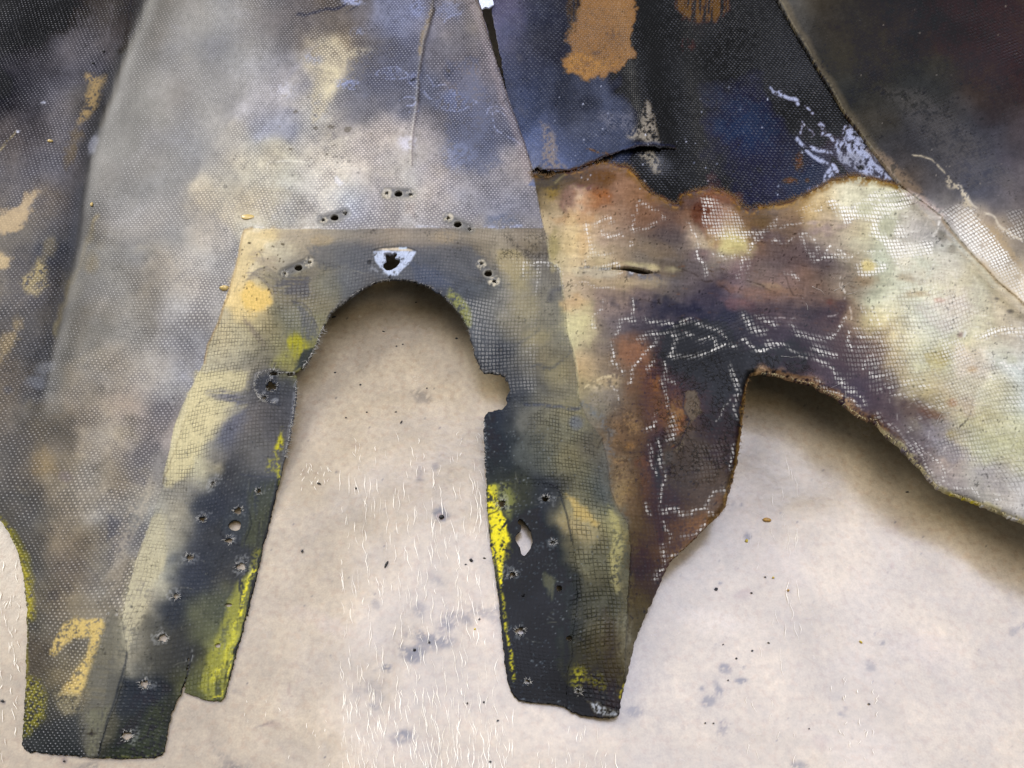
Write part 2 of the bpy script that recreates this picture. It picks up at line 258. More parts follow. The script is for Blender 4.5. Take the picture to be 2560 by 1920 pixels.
poly(Z(2,1, 300,560, 370,650, 370,780, 290,860, 190,840, 170,760, 230,680), (190,168,105), .85, 9, 4, .15)
poly(Z(2,1, 350,440, 420,420, 450,500, 380,600, 300,620), (140,126,90), .6, 9, 4)
poly(Z(2,1, 120,1050, 170,1060, 150,1180, 70,1330, 0,1380, 0,1280, 60,1150), (170,146,98), .75, 10, 4)
poly(Z(1,1, 560,1000, 640,1060, 600,1250, 520,1350, 500,1250, 560,1120), (126,104,66), .5, 8, 4)
for q in [Z(2,1, 770,240, 740,310, 700,380, 680,450), Z(2,1, 660,480, 640,590, 590,680, 560,760), Z(2,1, 550,760, 520,850, 500,940, 460,1040, 440,1150)]:
    stroke(q, 9, (168,142,78), .75, 4, 3); 
blob(*Z(2,1, 690,600)[0], 22, 22, (112,96,62), .7); blob(*Z(2,1, 450,1120)[0], 8, 20, (168,150,90), .7)
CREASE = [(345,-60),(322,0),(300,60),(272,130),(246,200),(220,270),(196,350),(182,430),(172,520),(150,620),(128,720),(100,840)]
stroke(CREASE, 34, (50,50,52), .85, 18, 3); stroke(CREASE[:6], 7, (38,33,28), .8, 4, 2); stroke([(x+22, y) for x, y in CREASE[3:]], 26, (84,82,78), .45, 18, 3)  # dark band along the valley is shade painted in
stroke(Z(1,1, 1200,0, 1150,130, 1080,280, 960,420), 7, (48,45,34), .7, 4, 2)
stroke(Z(1,1, 1040,0, 1030,100, 1000,250, 960,400), 9, (44,38,32), .7, 4, 2)
for q in [Z(1,1, 740,0, 700,150), Z(1,1, 600,80, 660,260), Z(1,1, 900,60, 860,300)]: stroke(q, 10, (104,98,98), .5, 6, 3, .4, 'v')
stroke(CREASE[3:11], 26, 0.12, .9, 10, 2, layer='weave'); stroke(CREASE[3:11], 26, 0.05, .9, 10, 2, layer='dark')
blob(*Z(1,1, 740,1130)[0], 9, 24, (150,152,160), .6, 18); blob(78,825,22,16,(120,124,134),.6); blob(98,795,22,10,(124,128,138),.5,-20)
poly(Z(2,2, 0,0, 240,0, 250,160, 120,330, 0,330), (206,190,150), .3, 14, 6)
poly(Z(1,2, 500,290, 640,300, 700,380, 930,390, 860,440, 740,460, 690,560, 640,640, 620,760, 560,900, 440,1000, 420,800, 480,600, 500,450, 480,360), (196,182,142), .7, 6, 4, .12)
poly(Z(1,2, 560,480, 680,560, 620,740, 520,860, 520,640), (214,198,150), .5, 8, 4)
poly(Z(1,2, 720,480, 1000,340, 1300,260, 1290,540, 1250,700, 900,720, 690,680), (88,90,104), .55, 10, 6, .15)
poly(Z(1,2, 640,760, 1100,740, 900,900, 700,1080, 620,1100), (128,122,120), .4, 10, 5)
poly(Z(1,2, 1500,480, 1740,460, 1860,800, 1900,1180, 1990,1280, 1800,1400, 1560,1300, 1490,1060), (86,92,114), .6, 9, 6, .1)
stroke(Z(1,2, 320,115, 480,90, 640,50, 700,30), 7, (42,44,62), .85, 3, 3, .15)
stroke(Z(1,2, 700,120, 760,80, 820,30), 3, (40,44,62), .8, 2, 2, .4)
BW = (166,176,212)
blob(*Z(1,2, 760,15)[0], 22, 7, BW, .75, 5, br=.25); blob(*Z(1,2, 1270,60)[0], 18, 20, (140,150,185), .6, br=.3); blob(*Z(1,2, 1500,80)[0], 28, 24, (132,142,172), .5, br=.3)
for q in [Z(1,2, 1480,180,1530,140,1560,110,1620,100,1630,70,1600,20), Z(1,2, 960,590,990,550,1050,530,1120,525,1150,545,1190,580,1190,610,1100,620,1030,630,980,610,960,590),
          Z(1,2, 1250,580,1210,610,1200,650,1240,690,1330,720,1380,770), Z(1,2, 1300,560,1340,580,1380,640,1400,680,1480,680,1530,710,1570,750), Z(1,2, 1470,840,1500,870,1560,885,1640,860,1700,830,1750,800,1720,780),
          Z(1,2, 1830,900,1850,850,1900,830,1960,850,2000,890,2000,930,1960,900,1920,870,1880,880,1870,930,1890,1000,1920,1040,1970,1060,2000,1090), Z(1,2, 2000,1080,2050,1130,2080,1160),
          Z(1,2, 1130,780,1180,760,1240,770,1260,800,1240,830,1180,840), Z(1,2, 640,680,700,650,760,640,810,660,800,700,740,700,680,700), Z(1,2, 1110,890,1200,880,1290,880)]:
    stroke(q, 2.2, BW, .72, 1.2, 2.2, .3)
blob(*Z(1,2, 1070,575)[0], 26, 12, (128,138,170), .45, br=.3); blob(*Z(1,2, 1250,620)[0], 14, 16, (120,130,165), .5); blob(*Z(1,2, 1240,630)[0], 8, 3, (46,46,52), .9, -20)
blob(*Z(1,2, 1560,790)[0], 32, 26, (108,120,156), .55, br=.2); blob(*Z(1,2, 220,720)[0], 26, 22, (184,186,200), .4, br=.3); blob(*Z(1,2, 450,470)[0], 20, 14, (140,148,172), .5, br=.3); blob(*Z(1,2, 730,660)[0], 24, 12, (132,142,178), .6, br=.35)
blob(*Z(1,2, 1600,1240)[0], 30, 32, (118,128,160), .5, br=.35); blob(*Z(1,2, 1190,1130)[0], 18, 14, (210,208,222), .6, br=.3); blob(*Z(1,2, 800,250)[0], 16, 10, (130,140,170), .5, br=.3)
for x, y, a, b in [(352,850,8,5),(315,880,7,5),(465,910,5,3),(410,770,4,4),(600,1000,7,4),(470,1010,6,6),(730,1020,9,6),(270,1178,9,4),(190,1000,3,3),(560,1220,4,3),(610,1150,6,2),(950,1220,3,2),(790,690,6,5),(1520,560,5,4),(500,1110,10,2),(560,880,5,4),(910,1055,4,3)]:
    px, py = Z(1,2, x, y)[0]; blob(px, py, a*.6, b*.6, (90,80,62), .55, R.uniform(-30,30), .5, .6)
stroke(Z(1,2, 60,1400, 90,1340, 100,1275, 440,1280, 450,1255), 2.6, (236,230,205), .6, 1.2, 1, .3); stroke(Z(1,2, 630,1330, 640,1270, 620,1320, 880,1345, 870,1390), 2.4, (232,226,205), .5, 1.2, 1, .45)
poly(Z(1,2, 630,1400, 700,1450, 660,1470, 630,1440), (232,230,230), .8, 2, 1.5)
SEAM = [(950,-60)]+Z(1,2, 1410,0, 1400,80, 1370,200, 1340,300, 1315,430, 1290,620, 1280,800, 1260,950, 1240,1120, 1240,1300)
stroke(SEAM[:8], 5, (66,60,58), .8, 2.5, 1.2); stroke(SEAM[7:], 3.4, (104,94,92), .85, 2, 1)
stroke([(x-7, y) for x, y in SEAM[2:6]], 7, (138,118,84), .7, 3, 1.5, .2); stroke([(x-4, y) for x, y in SEAM[1:4]], 4, (72,60,46), .7, 2, 3, .2)
stroke([(x-11, y+4) for x, y in SKIN_R[:9]], 14, (150,136,132), .6, 5, 1.5); stroke([(x-2, y) for x, y in SKIN_R[:9]], 2, (86,66,56), .8, 1, .7)
LAY['weave'][segdist(*np.meshgrid(gx, gy), [(x-9, y) for x, y in SKIN_R[:9]], False) < 9] *= .25
stroke(Z(2,2, 0,330, 600,335), 3, (226,220,210), .5, 1.5, 1, .3); stroke(Z(2,2, 1260,320, 1450,325), 3, (190,196,215), .7, 1.5, 1, .2); stroke(Z(2,2, 1800,325, 1950,325, 2100,310), 5, (150,166,214), .8, 2.2, 1.2, .2)  # thin highlight along the patch's top edge, painted in
poly(Z(2,2, 1830,230, 2000,210, 2080,290, 1900,320, 1800,310), (74,86,116), .6, 6, 3, .2)
poly(Z(2,2, 1180,130, 1265,120, 1265,240, 1190,220), (168,152,140), .5, 7, 3)
poly(Z(2,2, 0,100, 300,60, 700,120, 680,300, 0,320), (198,190,176), .3, 12, 6, .2)
for x, y, a, b in [(300,470,70,40),(430,640,60,60),(330,820,60,40),(420,560,40,30)]: blob(x, y, a, b, (198,194,190), .25, 0, .6, .4)
for x, y in [(345,905),(300,985),(315,1040),(360,880),(262,1170),(330,960)]: blob(x, y, 22, 18, (108,104,110), .35, 0, .7, .4)
for k in range(70):
    x, y = R.uniform(20,440), R.uniform(520,1300); blob(x, y, R.uniform(6,30), R.uniform(5,22), R.choice([(190,170,120),(96,92,94),(120,112,112),(176,160,140)]), R.uniform(.05,.16), R.uniform(-60,60), .8, .5)
for k in range(60):
    x, y = R.uniform(380,1130), R.uniform(0,470); blob(x, y, R.uniform(5,26), R.uniform(4,18), R.choice([(200,188,160),(96,96,106),(150,150,168),(120,110,98)]), R.uniform(.05,.16), R.uniform(-60,60), .8, .5)
stroke(Z(1,1, 0,1180, 60,1110, 110,1080, 130,1045), 5, (168,150,100), .8, 1.5, 1.5, .2); blob(*Z(1,1, 140,1040)[0], 4, 3, (214,218,226), .9); blob(*Z(1,1, 345,810)[0], 5, 2.5, (200,204,214), .8)
# left tail: gold, char and yellow edge
poly(Z(4,1, 600,460, 820,475, 830,540, 780,700, 730,850, 680,1000, 640,1080, 560,1090, 470,1080, 560,920, 680,760, 720,620, 600,640, 500,700, 420,790, 400,760, 430,660, 480,530), (202,172,92), .9, 5, 3, .08)
poly(Z(4,1, 440,1050, 640,1060, 640,1200, 520,1260, 440,1200), (150,138,100), .6, 8, 4, .2)
stroke([(-2,1130)]+Z(3,1, 60,1240, 110,1330, 170,1450)+Z(4,1, 190,100, 225,280, 225,450), 17, (176,164,22), .85, 9, 2, .12)
stroke(Z(3,1, 100,1260, 160,1380, 215,1540), 10, (96,96,26), .6, 8, 2); stroke(Z(4,1, 210,450, 212,900), 6, (140,132,40), .7, 3, 1)
poly(Z(4,1, 200,930, 300,960, 360,1080, 350,1250, 240,1400, 180,1430, 180,1300, 195,1100), (160,152,30), .7, 10, 3, .4, 's')
poly(Z(4,1, 180,1440, 350,1330, 620,1230, 650,1560, 220,1540), (48,52,54), .7, 10, 4)
stroke(Z(4,1, 215,1500, 230,1530, 620,1560), 5, (30,36,34), .8, 3, 1)
blob(*Z(4,1, 430,300)[0], 16, 16, (74,66,62), .55); blob(*Z(3,1, 520,830)[0], 14, 12, (110,96,100), .5); blob(*Z(3,1, 330,720)[0], 30, 34, (158,130,80), .45); blob(*Z(3,1, 60,140)[0], 10, 8, (74,74,84), .5)
poly(Z(3,1, 850,1130, 960,1160, 930,1280, 850,1330), (84,86,98), .55, 8, 3); poly(Z(4,1, 440,-20, 640,-40, 650,160, 470,160), (112,100,84), .4, 10, 4)
LAY['weave'][(segdist(*np.meshgrid(gx, gy), Z(3,1, 1400,560, 1160,1100, 960,1500), False) < 24) & M_SKIN & ~M_PATCH & ~M_BURN] *= .3
poly(Z(3,1, 1600,0, 1560,130, 1330,640, 1240,900, 1130,1100, 960,1640, 840,1640, 900,1500, 960,1280, 1050,1140, 1230,700, 1400,300), 0.12, .8, 5, 2, layer='dark')
poly(Z(3,1, 1180,760, 1240,900, 1130,1180, 1040,1300, 960,1640, 850,1640, 900,1300, 1040,1040), (160,150,132), .5, 7, 3, .2)
poly(Z(4,1, 1000,0, 1060,80, 980,300, 860,300, 800,200), (122,112,96), .5, 8, 3)
# ---- patch details
PL = PATCH_L
stroke([(x+2, y) for x, y in PL[:9]], 4, (150,122,80), .7, 2, 1); stroke([(x+8, y) for x, y in PL[9:14]], 9, (196,186,144), .6, 3, 1)
stroke(Z(3,1, 1490,330, 1450,430, 1420,520, 1390,600, 1350,700, 1310,800, 1290,880), 2.2, (96,84,62), .8, 1.2, 1.2); stroke(Z(3,1, 1170,1260, 1120,1380, 1060,1500, 1030,1650)+Z(4,1, 1040,150, 985,310), 2, (90,86,78), .75, 1.2, 1)
poly(Z(2,1, 1930,350, 2212,345, 2212,420, 2100,480, 2000,620, 1930,760, 2050,760, 2160,860, 2130,960, 2000,1040, 1860,930, 1820,800, 1880,560), (212,184,120), .5, 6, 3)
LAY['weave'][inside(*np.meshgrid(gx, gy), Z(2,1, 1850,340, 2260,340, 2260,900, 2000,1000, 1700,1100))] = .05
LAY['cross'][inside(*np.meshgrid(gx, gy), Z(2,1, 1850,340, 2700,340, 2400,800, 2100,960, 1800,960, 1700,900))] = 0
poly(Z(2,1, 1960,760, 2130,830, 2140,930, 2020,1010, 1930,960, 1890,860), (232,192,96), .8, 8, 3)
blob(*Z(2,1, 2110,600)[0], 32, 18, (150,136,116), .6, 35, br=.15, tex='h')
for q in [Z(2,1, 1960,710,2040,720,2110,770,2150,850), Z(2,1, 1990,700,2080,730,2160,800,2180,860), Z(2,1, 1950,690,2080,700,2190,740)]: stroke(q, 2, (104,98,96), .6, 1.2, 1)
for k in range(16):
    o_ = k*9; stroke(Z(2,1, 1940+o_*.7,745-o_*.6, 2030+o_*.6,735-o_*.8, 2110+o_*.5,780-o_*.7, 2150+o_*.55,860-o_*.5), R.uniform(.8,1.6), (88,84,86), R.uniform(.2,.6), .9, 1)
for k in range(14):
    o_ = k*10; stroke(Z(2,2, 180+o_,700+o_*.2, 260+o_,760, 310+o_,850), R.uniform(.8,1.5), R.choice([(66,64,72),(150,132,96)]), R.uniform(.2,.5), .9, 1.5)
for k in range(60):
    x, y = Z(2,1, R.uniform(1900,2250), R.uniform(430,1000))[0]; blob(x, y, R.uniform(.9,2.1), R.uniform(.9,1.8), (52,42,24), .85, 0, .4, .3)
poly(Z(2,2, 180,720, 420,720, 440,830, 400,900, 300,860, 180,820), (72,72,82), .7, 7, 4, .15, 'h')
poly(Z(2,2, 290,905, 400,960, 470,1060, 500,1180, 440,1250, 370,1200, 340,1000), (78,80,88), .65, 4, 2, .1)
stroke(Z(2,2, 280,905, 370,930, 430,990, 470,1080, 490,1150), 2.5, (66,64,68), .7, 1.5, 1)
blob(*Z(2,2, 330,1260)[0], 26, 20, (168,162,30), .7, 50, br=.3, tex='v'); blob(*Z(2,2, 250,1350)[0], 40, 14, (140,138,64), .5, -35, br=.3)
poly(Z(2,2, 380,1290, 330,1400, 300,1460, 360,1450, 430,1370, 460,1280), (40,46,58), .8, 4, 2)
blob(*Z(2,1, 1990,1130)[0], 7, 36, (120,108,96), .6, -38, br=.1)
poly(Z(2,2, 420,490, 560,430, 760,440, 920,470, 1300,470, 1700,480, 1800,560, 1760,700, 1500,800, 1250,720, 1000,740, 800,700, 700,640, 480,640), (78,82,92), .55, 10, 5)
poly(Z(2,2, 1240,620, 1440,660, 1560,800, 1400,790, 1250,740), (62,72,98), .5, 8, 3)
blob(*Z(2,2, 520,420)[0], 26, 12, (170,142,88), .6); blob(*Z(2,2, 1480,400)[0], 30, 12, (150,124,82), .5, br=.2); blob(*Z(2,2, 100,380)[0], 30, 12, (196,172,120), .6)
poly(Z(2,2, 1530,800, 1620,870, 1700,980, 1720,1060, 1690,1130, 1640,1080, 1560,970, 1490,870), (138,140,64), .75, 5, 2, .15)
poly(Z(2,2, 1900,500, 2060,500, 2160,590, 2140,700, 2040,730, 1930,660, 1890,580), (150,136,98), .8, 6, 2)
stroke(Z(2,2, 2212,640, 2120,700, 2020,770, 1930,800), 5, (52,54,64), .7, 3, 2, .15); blob(*Z(2,2, 2170,440)[0], 22, 22, (120,106,82), .5); blob(*Z(2,3, 320,440)[0], 30, 22, (106,96,78), .5)
for x, y, a, b in [(220,700,60,30),(230,960,50,40),(330,1190,60,22),(480,1480,50,30),(200,800,40,24),(1250+0,0,0,0)]:
    if a: px, py = Z(2,3, x, y)[0]; blob(px, py, a*.55, b*.8, (138,128,92), .55, -15, .6)
stroke(Z(2,3, 250,1420, 380,1440, 500,1390, 590,1320), 7, (58,62,70), .6, 4, 3, .15); stroke(Z(2,3, 430,900, 470,830, 520,800), 9, (66,68,76), .6, 5, 3); stroke(Z(2,3, 0,1230, 200,1230, 330,1130), 6, (72,74,80), .45, 4, 3, .2)
stroke([(x-3, y) for x, y in SKIN_R if 500 < y < 560], 14, (148,136,84), .6, 4, 1)
stroke([(x+1, y) for x, y in SKIN_R if y > 500], 2.4, (190,180,130), .7, 1.4, 1)
poly([(600,496),(1176,496),(1178,522),(900,524),(600,520)], (150,138,120), .62, 16, 3); poly([(700,470),(1160,470),(1165,492),(700,492)], (140,136,134), .35, 14, 4)
# left leg paint
poly(Z(3,1, 1560,0, 1960,0, 1950,130, 1750,180, 1870,280, 1950,260, 1780,420, 1690,520, 1580,600, 1520,740, 1400,860, 1300,920, 1350,640, 1440,380), (198,186,138), .75, 7, 3)
blob(*Z(3,1, 1790,195)[0], 38, 12, (96,96,110), .75, 12, br=.12, tex='h'); blob(*Z(3,1, 1830,430)[0], 26, 44, (88,92,112), .6, 35)
poly(Z(3,1, 1180,1200, 1280,1080, 1320,1250, 1310,1450, 1250,1640, 1060,1640, 1120,1400), (172,164,132), .7, 7, 3)
poly(Z(4,1, 1050,0, 1300,0, 1280,100, 1180,280, 1160,440, 1030,720, 960,860, 900,780, 900,560, 960,350), (174,166,134), .7, 8, 3, .1)
blob(*Z(4,1, 1040,385)[0], 3.5, 3.5, (74,72,66), .9)
poly(Z(3,1, 1900,700, 2212,700, 2212,840, 1900,820), (104,102,100), .3, 10, 5); stroke(Z(3,1, 1900,815, 2050,820, 2200,840), 2, (46,52,68), .6, 2, 1)
YEL = (196, 188, 26)
poly(Z(3,2, 205,440, 225,540, 215,610, 130,640, 170,500), YEL, .75, 4, 2.5, .3); poly(Z(3,2, 90,680, 180,690, 185,870, 150,800, 80,780), (150,146,44), .7, 4, 3, .35); stroke(Z(3,2, 160,630, 170,680, 180,780, 178,880), 5, YEL, .8, 2, 2, .3)
poly(Z(3,1, 1980,900, 2190,860, 2130,1180, 2060,1400, 1900,1380, 1960,1150), (72,76,54), .55, 9, 4, .2, 'v')
poly(Z(3,1, 2030,1380, 2080,1420, 2010,1640, 1940,1640, 1980,1480), (146,142,40), .5, 5, 3, .4, 's')
poly(Z(4,1, 1880,200, 1970,140, 1960,300, 1900,480, 1870,660, 1830,840, 1780,1000, 1770,1110, 1640,1120, 1560,1020, 1640,780, 1740,560, 1790,380), (150,150,54), .75, 9, 3, .18, 'v')
stroke(Z(4,1, 1880,480, 1840,640, 1780,800, 1690,960), 11, (200,194,52), .75, 6, 3, .15)
stroke(Z(4,1, 2000,90, 1960,190, 1930,300, 1905,430), 9, (216,206,44), .85, 2, 2, .5, 's')
stroke(Z(4,1, 1995,230, 1975,300, 1930,480, 1905,590, 1840,760, 1820,860, 1750,1090, 1680,1110), 4.5, (214,204,50), .85, 2, 1.5, .4, 's')
stroke(Z(4,1, 2010,180, 1950,420, 1900,620, 1850,760), 5, (20,24,26), .8, 1.5, 1.2, .15); stroke(Z(4,1, 1800,820, 1780,950, 1760,1050), 5, (34,38,34), .7, 2, 3, .4)
for q in [Z(3,1, 1800,1120, 1760,1200, 1745,1290, 1790,1340, 1900,1370), Z(3,1, 1960,1100, 1990,1200, 1940,1330)]: stroke(q, 1.8, (22,26,34), .8, 1, 1)
poly(Z(3,1, 1790,1120, 1960,1080, 1980,1200, 1900,1340, 1780,1320, 1750,1220), (54,60,70), .6, 5, 2)
poly(Z(4,1, 1180,1180, 1300,1100, 1310,1450, 1250,1560, 900,1570, 860,1520, 1100,1400), (60,66,46), .55, 10, 4, .25)
stroke(Z(4,1, 1310,1400, 1290,1540, 1200,1560, 860,1570), 4, (120,122,56), .6, 2, 2, .45)
stroke(Z(4,1, 1510,760, 1480,900, 1465,980, 1435,1060), 2.6, (14,16,18), .9, 1.2, 1.2); stroke(Z(4,1, 1520,700, 1500,830, 1490,880), 1.8, (190,195,200), .6, 1, 1.5, .5)
for q in [Z(4,1, 600,460, 820,475, 830,540, 780,700, 730,850, 680,1000, 640,1080, 560,1090, 640,860, 700,700, 720,620, 600,640, 500,700, 420,790, 430,660, 480,530), Z(2,1, 310,40, 240,200, 150,330, 0,370, 0,220, 100,180), Z(2,1, 0,540, 90,560, 70,640, 0,680), Z(1,1, 700,600, 850,590, 780,850, 640,980, 660,840), Z(2,1, 1860,200, 2030,200, 2030,290, 1860,290)]:
    poly(q, .12, .85, 8, 3, layer='dark'); poly(q, .12, .85, 8, 3, layer='weave')
# tongue
poly(P_TONGUE, (92,90,80), .7, 12, 3); poly(Z(4,1, 700,850, 900,800, 930,1000, 850,1250, 690,1250), (88,88,84), .5, 8, 3, .1, 'h'); poly(Z(4,1, 690,1200, 860,1180, 800,1400, 760,1560, 690,1560), (112,112,86), .5, 8, 3, .1, 'v')
poly(P_TONGUE, .04, .9, 12, 3, layer='dark'); poly(P_TONGUE, .1, .9, 12, 3, layer='cross'); poly(P_TONGUE, .08, .9, 12, 3, layer='weave')
blob(*Z(4,1, 720,1390)[0], 12, 2.5, (44,40,32), .8); blob(*Z(4,1, 725,1380)[0], 2, 9, (44,40,32), .8); stroke(Z(4,1, 1000,750, 960,950, 900,1150, 830,1350, 790,1520), 4, (28,34,46), .6, 2, 1)
# dark leg areas get a thread-top look instead of dark crosses
def leg(pts, cross, white, wv, a=1):
    poly(pts, cross, a, 8, 2, layer='cross'); poly(pts, white, a, 8, 2, layer='white'); poly(pts, wv, a, 8, 2, layer='weave')
leg(Z(3,1, 1560,700, 2200,560, 2200,1660, 1300,1660, 1380,1200), .05, .0, .10)
leg(Z(4,1, 1280,60, 2050,0, 1880,900, 1500,900, 1380,1570, 800,1570, 1000,1000), .10, .0, .12)
leg([(1050,890),(1150,890),(1180,1040),(1240,1100),(1250,1500),(1330,1560),(1090,1560)], .03, .0, .08)
poly([(1050,890),(1150,890),(1180,1040),(1240,1100),(1250,1500),(1330,1560),(1090,1560)], .0, .9, 8, 2, layer='dark')
for k in range(1700):
    x, y = R.uniform(1050,1330), R.uniform(900,1545)
    if x > 1215 and R.random() < .6: continue
    blob(x, y, R.uniform(.8,2.0), R.uniform(.7,1.5), R.choice([(116,124,134),(96,104,112),(84,92,100),(60,66,74),(20,24,30)]), R.uniform(.3,.85), R.uniform(-20,20), .5, .4)
for k in range(500):
    x, y = R.uniform(380,620), R.uniform(930,1600)
    blob(x, y, R.uniform(.8,1.8), R.uniform(.7,1.5), R.choice([(104,110,118),(86,92,98),(24,28,34),(120,120,110)]), R.uniform(.25,.7), R.uniform(-20,20), .5, .4)
leg(Z(2,2, 1620,900, 2212,900, 2212,1640, 1800,1500), .08, .17, .3); leg(Z(2,3, 0,560, 380,560, 180,1640, 0,1640), .2, .08, .2)
leg(Z(2,2, 480,440, 1500,420, 1560,860, 1000,720, 600,900, 640,640), .08, .03, .2)
leg(Z(2,2, 120,800, 640,780, 660,900, 520,1200, 260,1160), .2, .08, .25)
for q in [Z(3,1, 1620,0, 1960,0, 1500,900, 1300,900), Z(2,1, 1650,1050, 2212,1000, 2212,1400, 1560,1600)]: poly(q, .85, 1, 8, 2, layer='cross')
poly(Z(3,3, 250,250, 640,280, 830,560, 850,1000, 560,1000, 240,850), .9, .9, 10, 2, layer='cross'); poly([(1225,1090),(1310,1060),(1330,1300),(1310,1400),(1235,1400)], 1, .9, 8, 2, layer='cross')
poly(Z(3,3, 250,250, 640,280, 830,560, 850,1000, 560,1000, 240,850), 0, .9, 10, 2, layer='white'); poly([(1215,1090),(1310,1060),(1330,1300),(1310,1400),(1225,1400)], 0, .9, 8, 2, layer='white')
# right leg paint
poly([(1053,1047)]+Z(3,2, 1890,900, 1910,1000, 1940,1100, 1990,1220, 2000,1330, 1960,1440, 1940,1560, 1925,1640, 1905,1640, 1880,1500, 1850,1300, 1838,1130, 1825,960), (214,201,32), .97, 2, 2.6, .14)
poly(Z(3,2, 1830,890, 2000,880, 2060,1000, 2010,1180, 1930,1080), (136,140,62), .6, 8, 4, .25); stroke(Z(3,2, 1850,1120, 1900,1090, 1980,1080), 3, (34,36,30), .8, 1.2, 2)
blob(*Z(3,2, 1930,1330)[0], 20, 30, (210,200,22), .5, 0, .6, .4, br=.3)
stroke(Z(4,2, 1900,0, 1930,100, 1935,220), 9, (230,216,22), .95, 2, 1.5, .15, 's'); stroke(Z(4,2, 1930,260, 1950,340, 1960,430, 1980,560, 1990,680, 2010,800, 2030,900, 2040,960), 8, (196,186,34), .9, 3, 1.5, .4, 's')
stroke([(x+3, y) for x, y in Z(4,2, 1880,0, 1920,300, 1945,560, 1970,800, 1990,980, 2030,1080)], 6, (18,22,24), .75, 2, 1)
blob(*Z(4,3, 660,920)[0], 22, 22, (170,164,40), .8, 40, .7, .4, br=.42, tex='s'); blob(*Z(4,3, 790,980)[0], 22, 14, (130,126,34), .6, 20, .7, .4, br=.5, tex='s'); stroke(Z(4,3, 1020,990, 990,1070, 985,1110), 4, (190,176,30), .8, 1.5, 1, .2)
poly(Z(3,3, 560,970, 640,1000, 740,1110, 810,1190, 790,1210, 680,1190, 600,1120), (172,148,84), .9, 6, 3)
poly(Z(3,3, 880,1040, 1000,1150, 1040,1300, 1000,1460, 960,1640, 920,1640, 900,1450, 900,1280), (160,152,92), .7, 8, 4, .25); stroke(Z(4,3, 930,0, 950,120, 970,250), 15, (150,142,90), .8, 8, 2, .1)
stroke(Z(3,3, 870,600, 860,760, 860,900, 880,1010, 960,1090, 1040,1200), 18, (84,88,90), .6, 7, 3, .25); stroke(Z(3,3, 700,260, 850,380, 900,520, 920,640, 1060,690), 12, (86,92,96), .65, 6, 4, .15)
stroke(Z(3,3, 240,250, 400,270, 560,285, 660,290), 6, (58,64,84), .7, 3, 2, .15); blob(*Z(3,3, 630,400)[0], 18, 14, (84,92,112), .6)
stroke(Z(3,3, 430,885, 480,905, 510,960, 530,1040, 560,1150, 600,1330), 2.5, (22,28,40), .8, 1.5, .8)
poly(Z(4,3, 380,120, 460,140, 460,330, 430,340, 390,250), (92,92,68), .7, 6, 3, .3, 'v'); poly(Z(4,3, 930,380, 1060,420, 1060,640, 980,760), (150,148,128), .35, 8, 4, .4, 'v')
poly(Z(4,3, 850,380, 950,500, 980,900, 900,1100, 850,900, 850,600), (56,48,38), .5, 9, 3); stroke(Z(4,3, 560,500, 550,900), 8, (26,32,38), .5, 4, 2, .2)
poly(Z(4,3, 720,1130, 830,1140, 960,1220, 960,1255, 800,1250), (166,174,190), .8, 4, 3, .42); stroke(Z(4,3, 190,1110, 290,1140, 560,1160, 620,1190), 4, (150,160,172), .5, 2, 2, .55)
# centre tear and fastener recesses
poly(Z(2,2, 925,515, 1000,505, 1270,515, 1200,620, 1120,705, 1050,708, 1000,670, 940,590), (176,190,222), .92, 1.6, .9, .04); poly(Z(2,2, 900,620, 1000,660, 1040,700, 960,700, 880,680), (140,146,160), .5, 4, 3, .35)
poly(Z(2,2, 940,503, 1020,488, 1130,486, 1190,495, 1240,510, 1100,512), (206,188,160), .9, 1.5, .5); stroke(Z(2,2, 925,510, 1000,488, 1100,480, 1200,488, 1270,512), 2, (40,40,44), .85, 1, .6); poly(Z(2,2, 1130,485, 1190,483, 1190,498, 1130,500), (176,196,226), .9, 1.2, .4)
stroke(Z(2,2, 1060,705, 1045,745), 4, (12,13,16), .95, 1.2, .5); poly(Z(2,2, 1000,530, 1120,515, 1110,570, 1030,560), (58,56,62), .8, 1.5, 1); blob(*Z(2,2, 895,600)[0], 5, 5, (24,24,28), .9)
TR = [((1125,60),(1030,55),(1220,62)), ((620,248),(705,215),(530,270)), ((1593,302),(1520,250),(1690,340)), ((335,645),(225,690),(425,600)), ((1835,690),(1780,615),(1880,755))]
HOLES = []; RIMS = []
for c, e1, e2 in TR:
    (x, y), (xa, ya), (xb, yb) = Z(2,2, *c)[0], Z(2,2, *e1)[0], Z(2,2, *e2)[0]
    stroke([(xa, ya), (xb, yb)], 22, (98,98,98), .75, 5, 1); stroke([(xa, ya-6), (xb, yb-6)], 3, (62,60,58), .6, 2, .6)
    stroke([(xa, ya), (xb, yb)], 22, -.45, .8, 3, 0, layer='lift'); stroke([(xa, ya), (xb, yb)], 24, .05, .9, 4, 0, layer='weave'); stroke([(xa, ya), (xb, yb)], 24, 0, .9, 4, 0, layer='dark'); stroke([(xa, ya), (xb, yb)], 24, 0, .9, 4, 0, layer='cross')
    blob(x, y, 11, 9, (150,146,136), .6, 0, .2, .1); HOLES.append((x, y, 9.0, 7.0, 0.3))
    for q in ((xa, ya), (xb, yb)):
        blob(q[0], q[1], 9.5, 8, (196,186,162), .85, 0, .3, .5, br=.3); HOLES.append((q[0]+R.uniform(-1,1), q[1]+R.uniform(-1,1), 5.0, 4.2, 1.8)); RIMS.append((q[0], q[1], 5.0, 0))
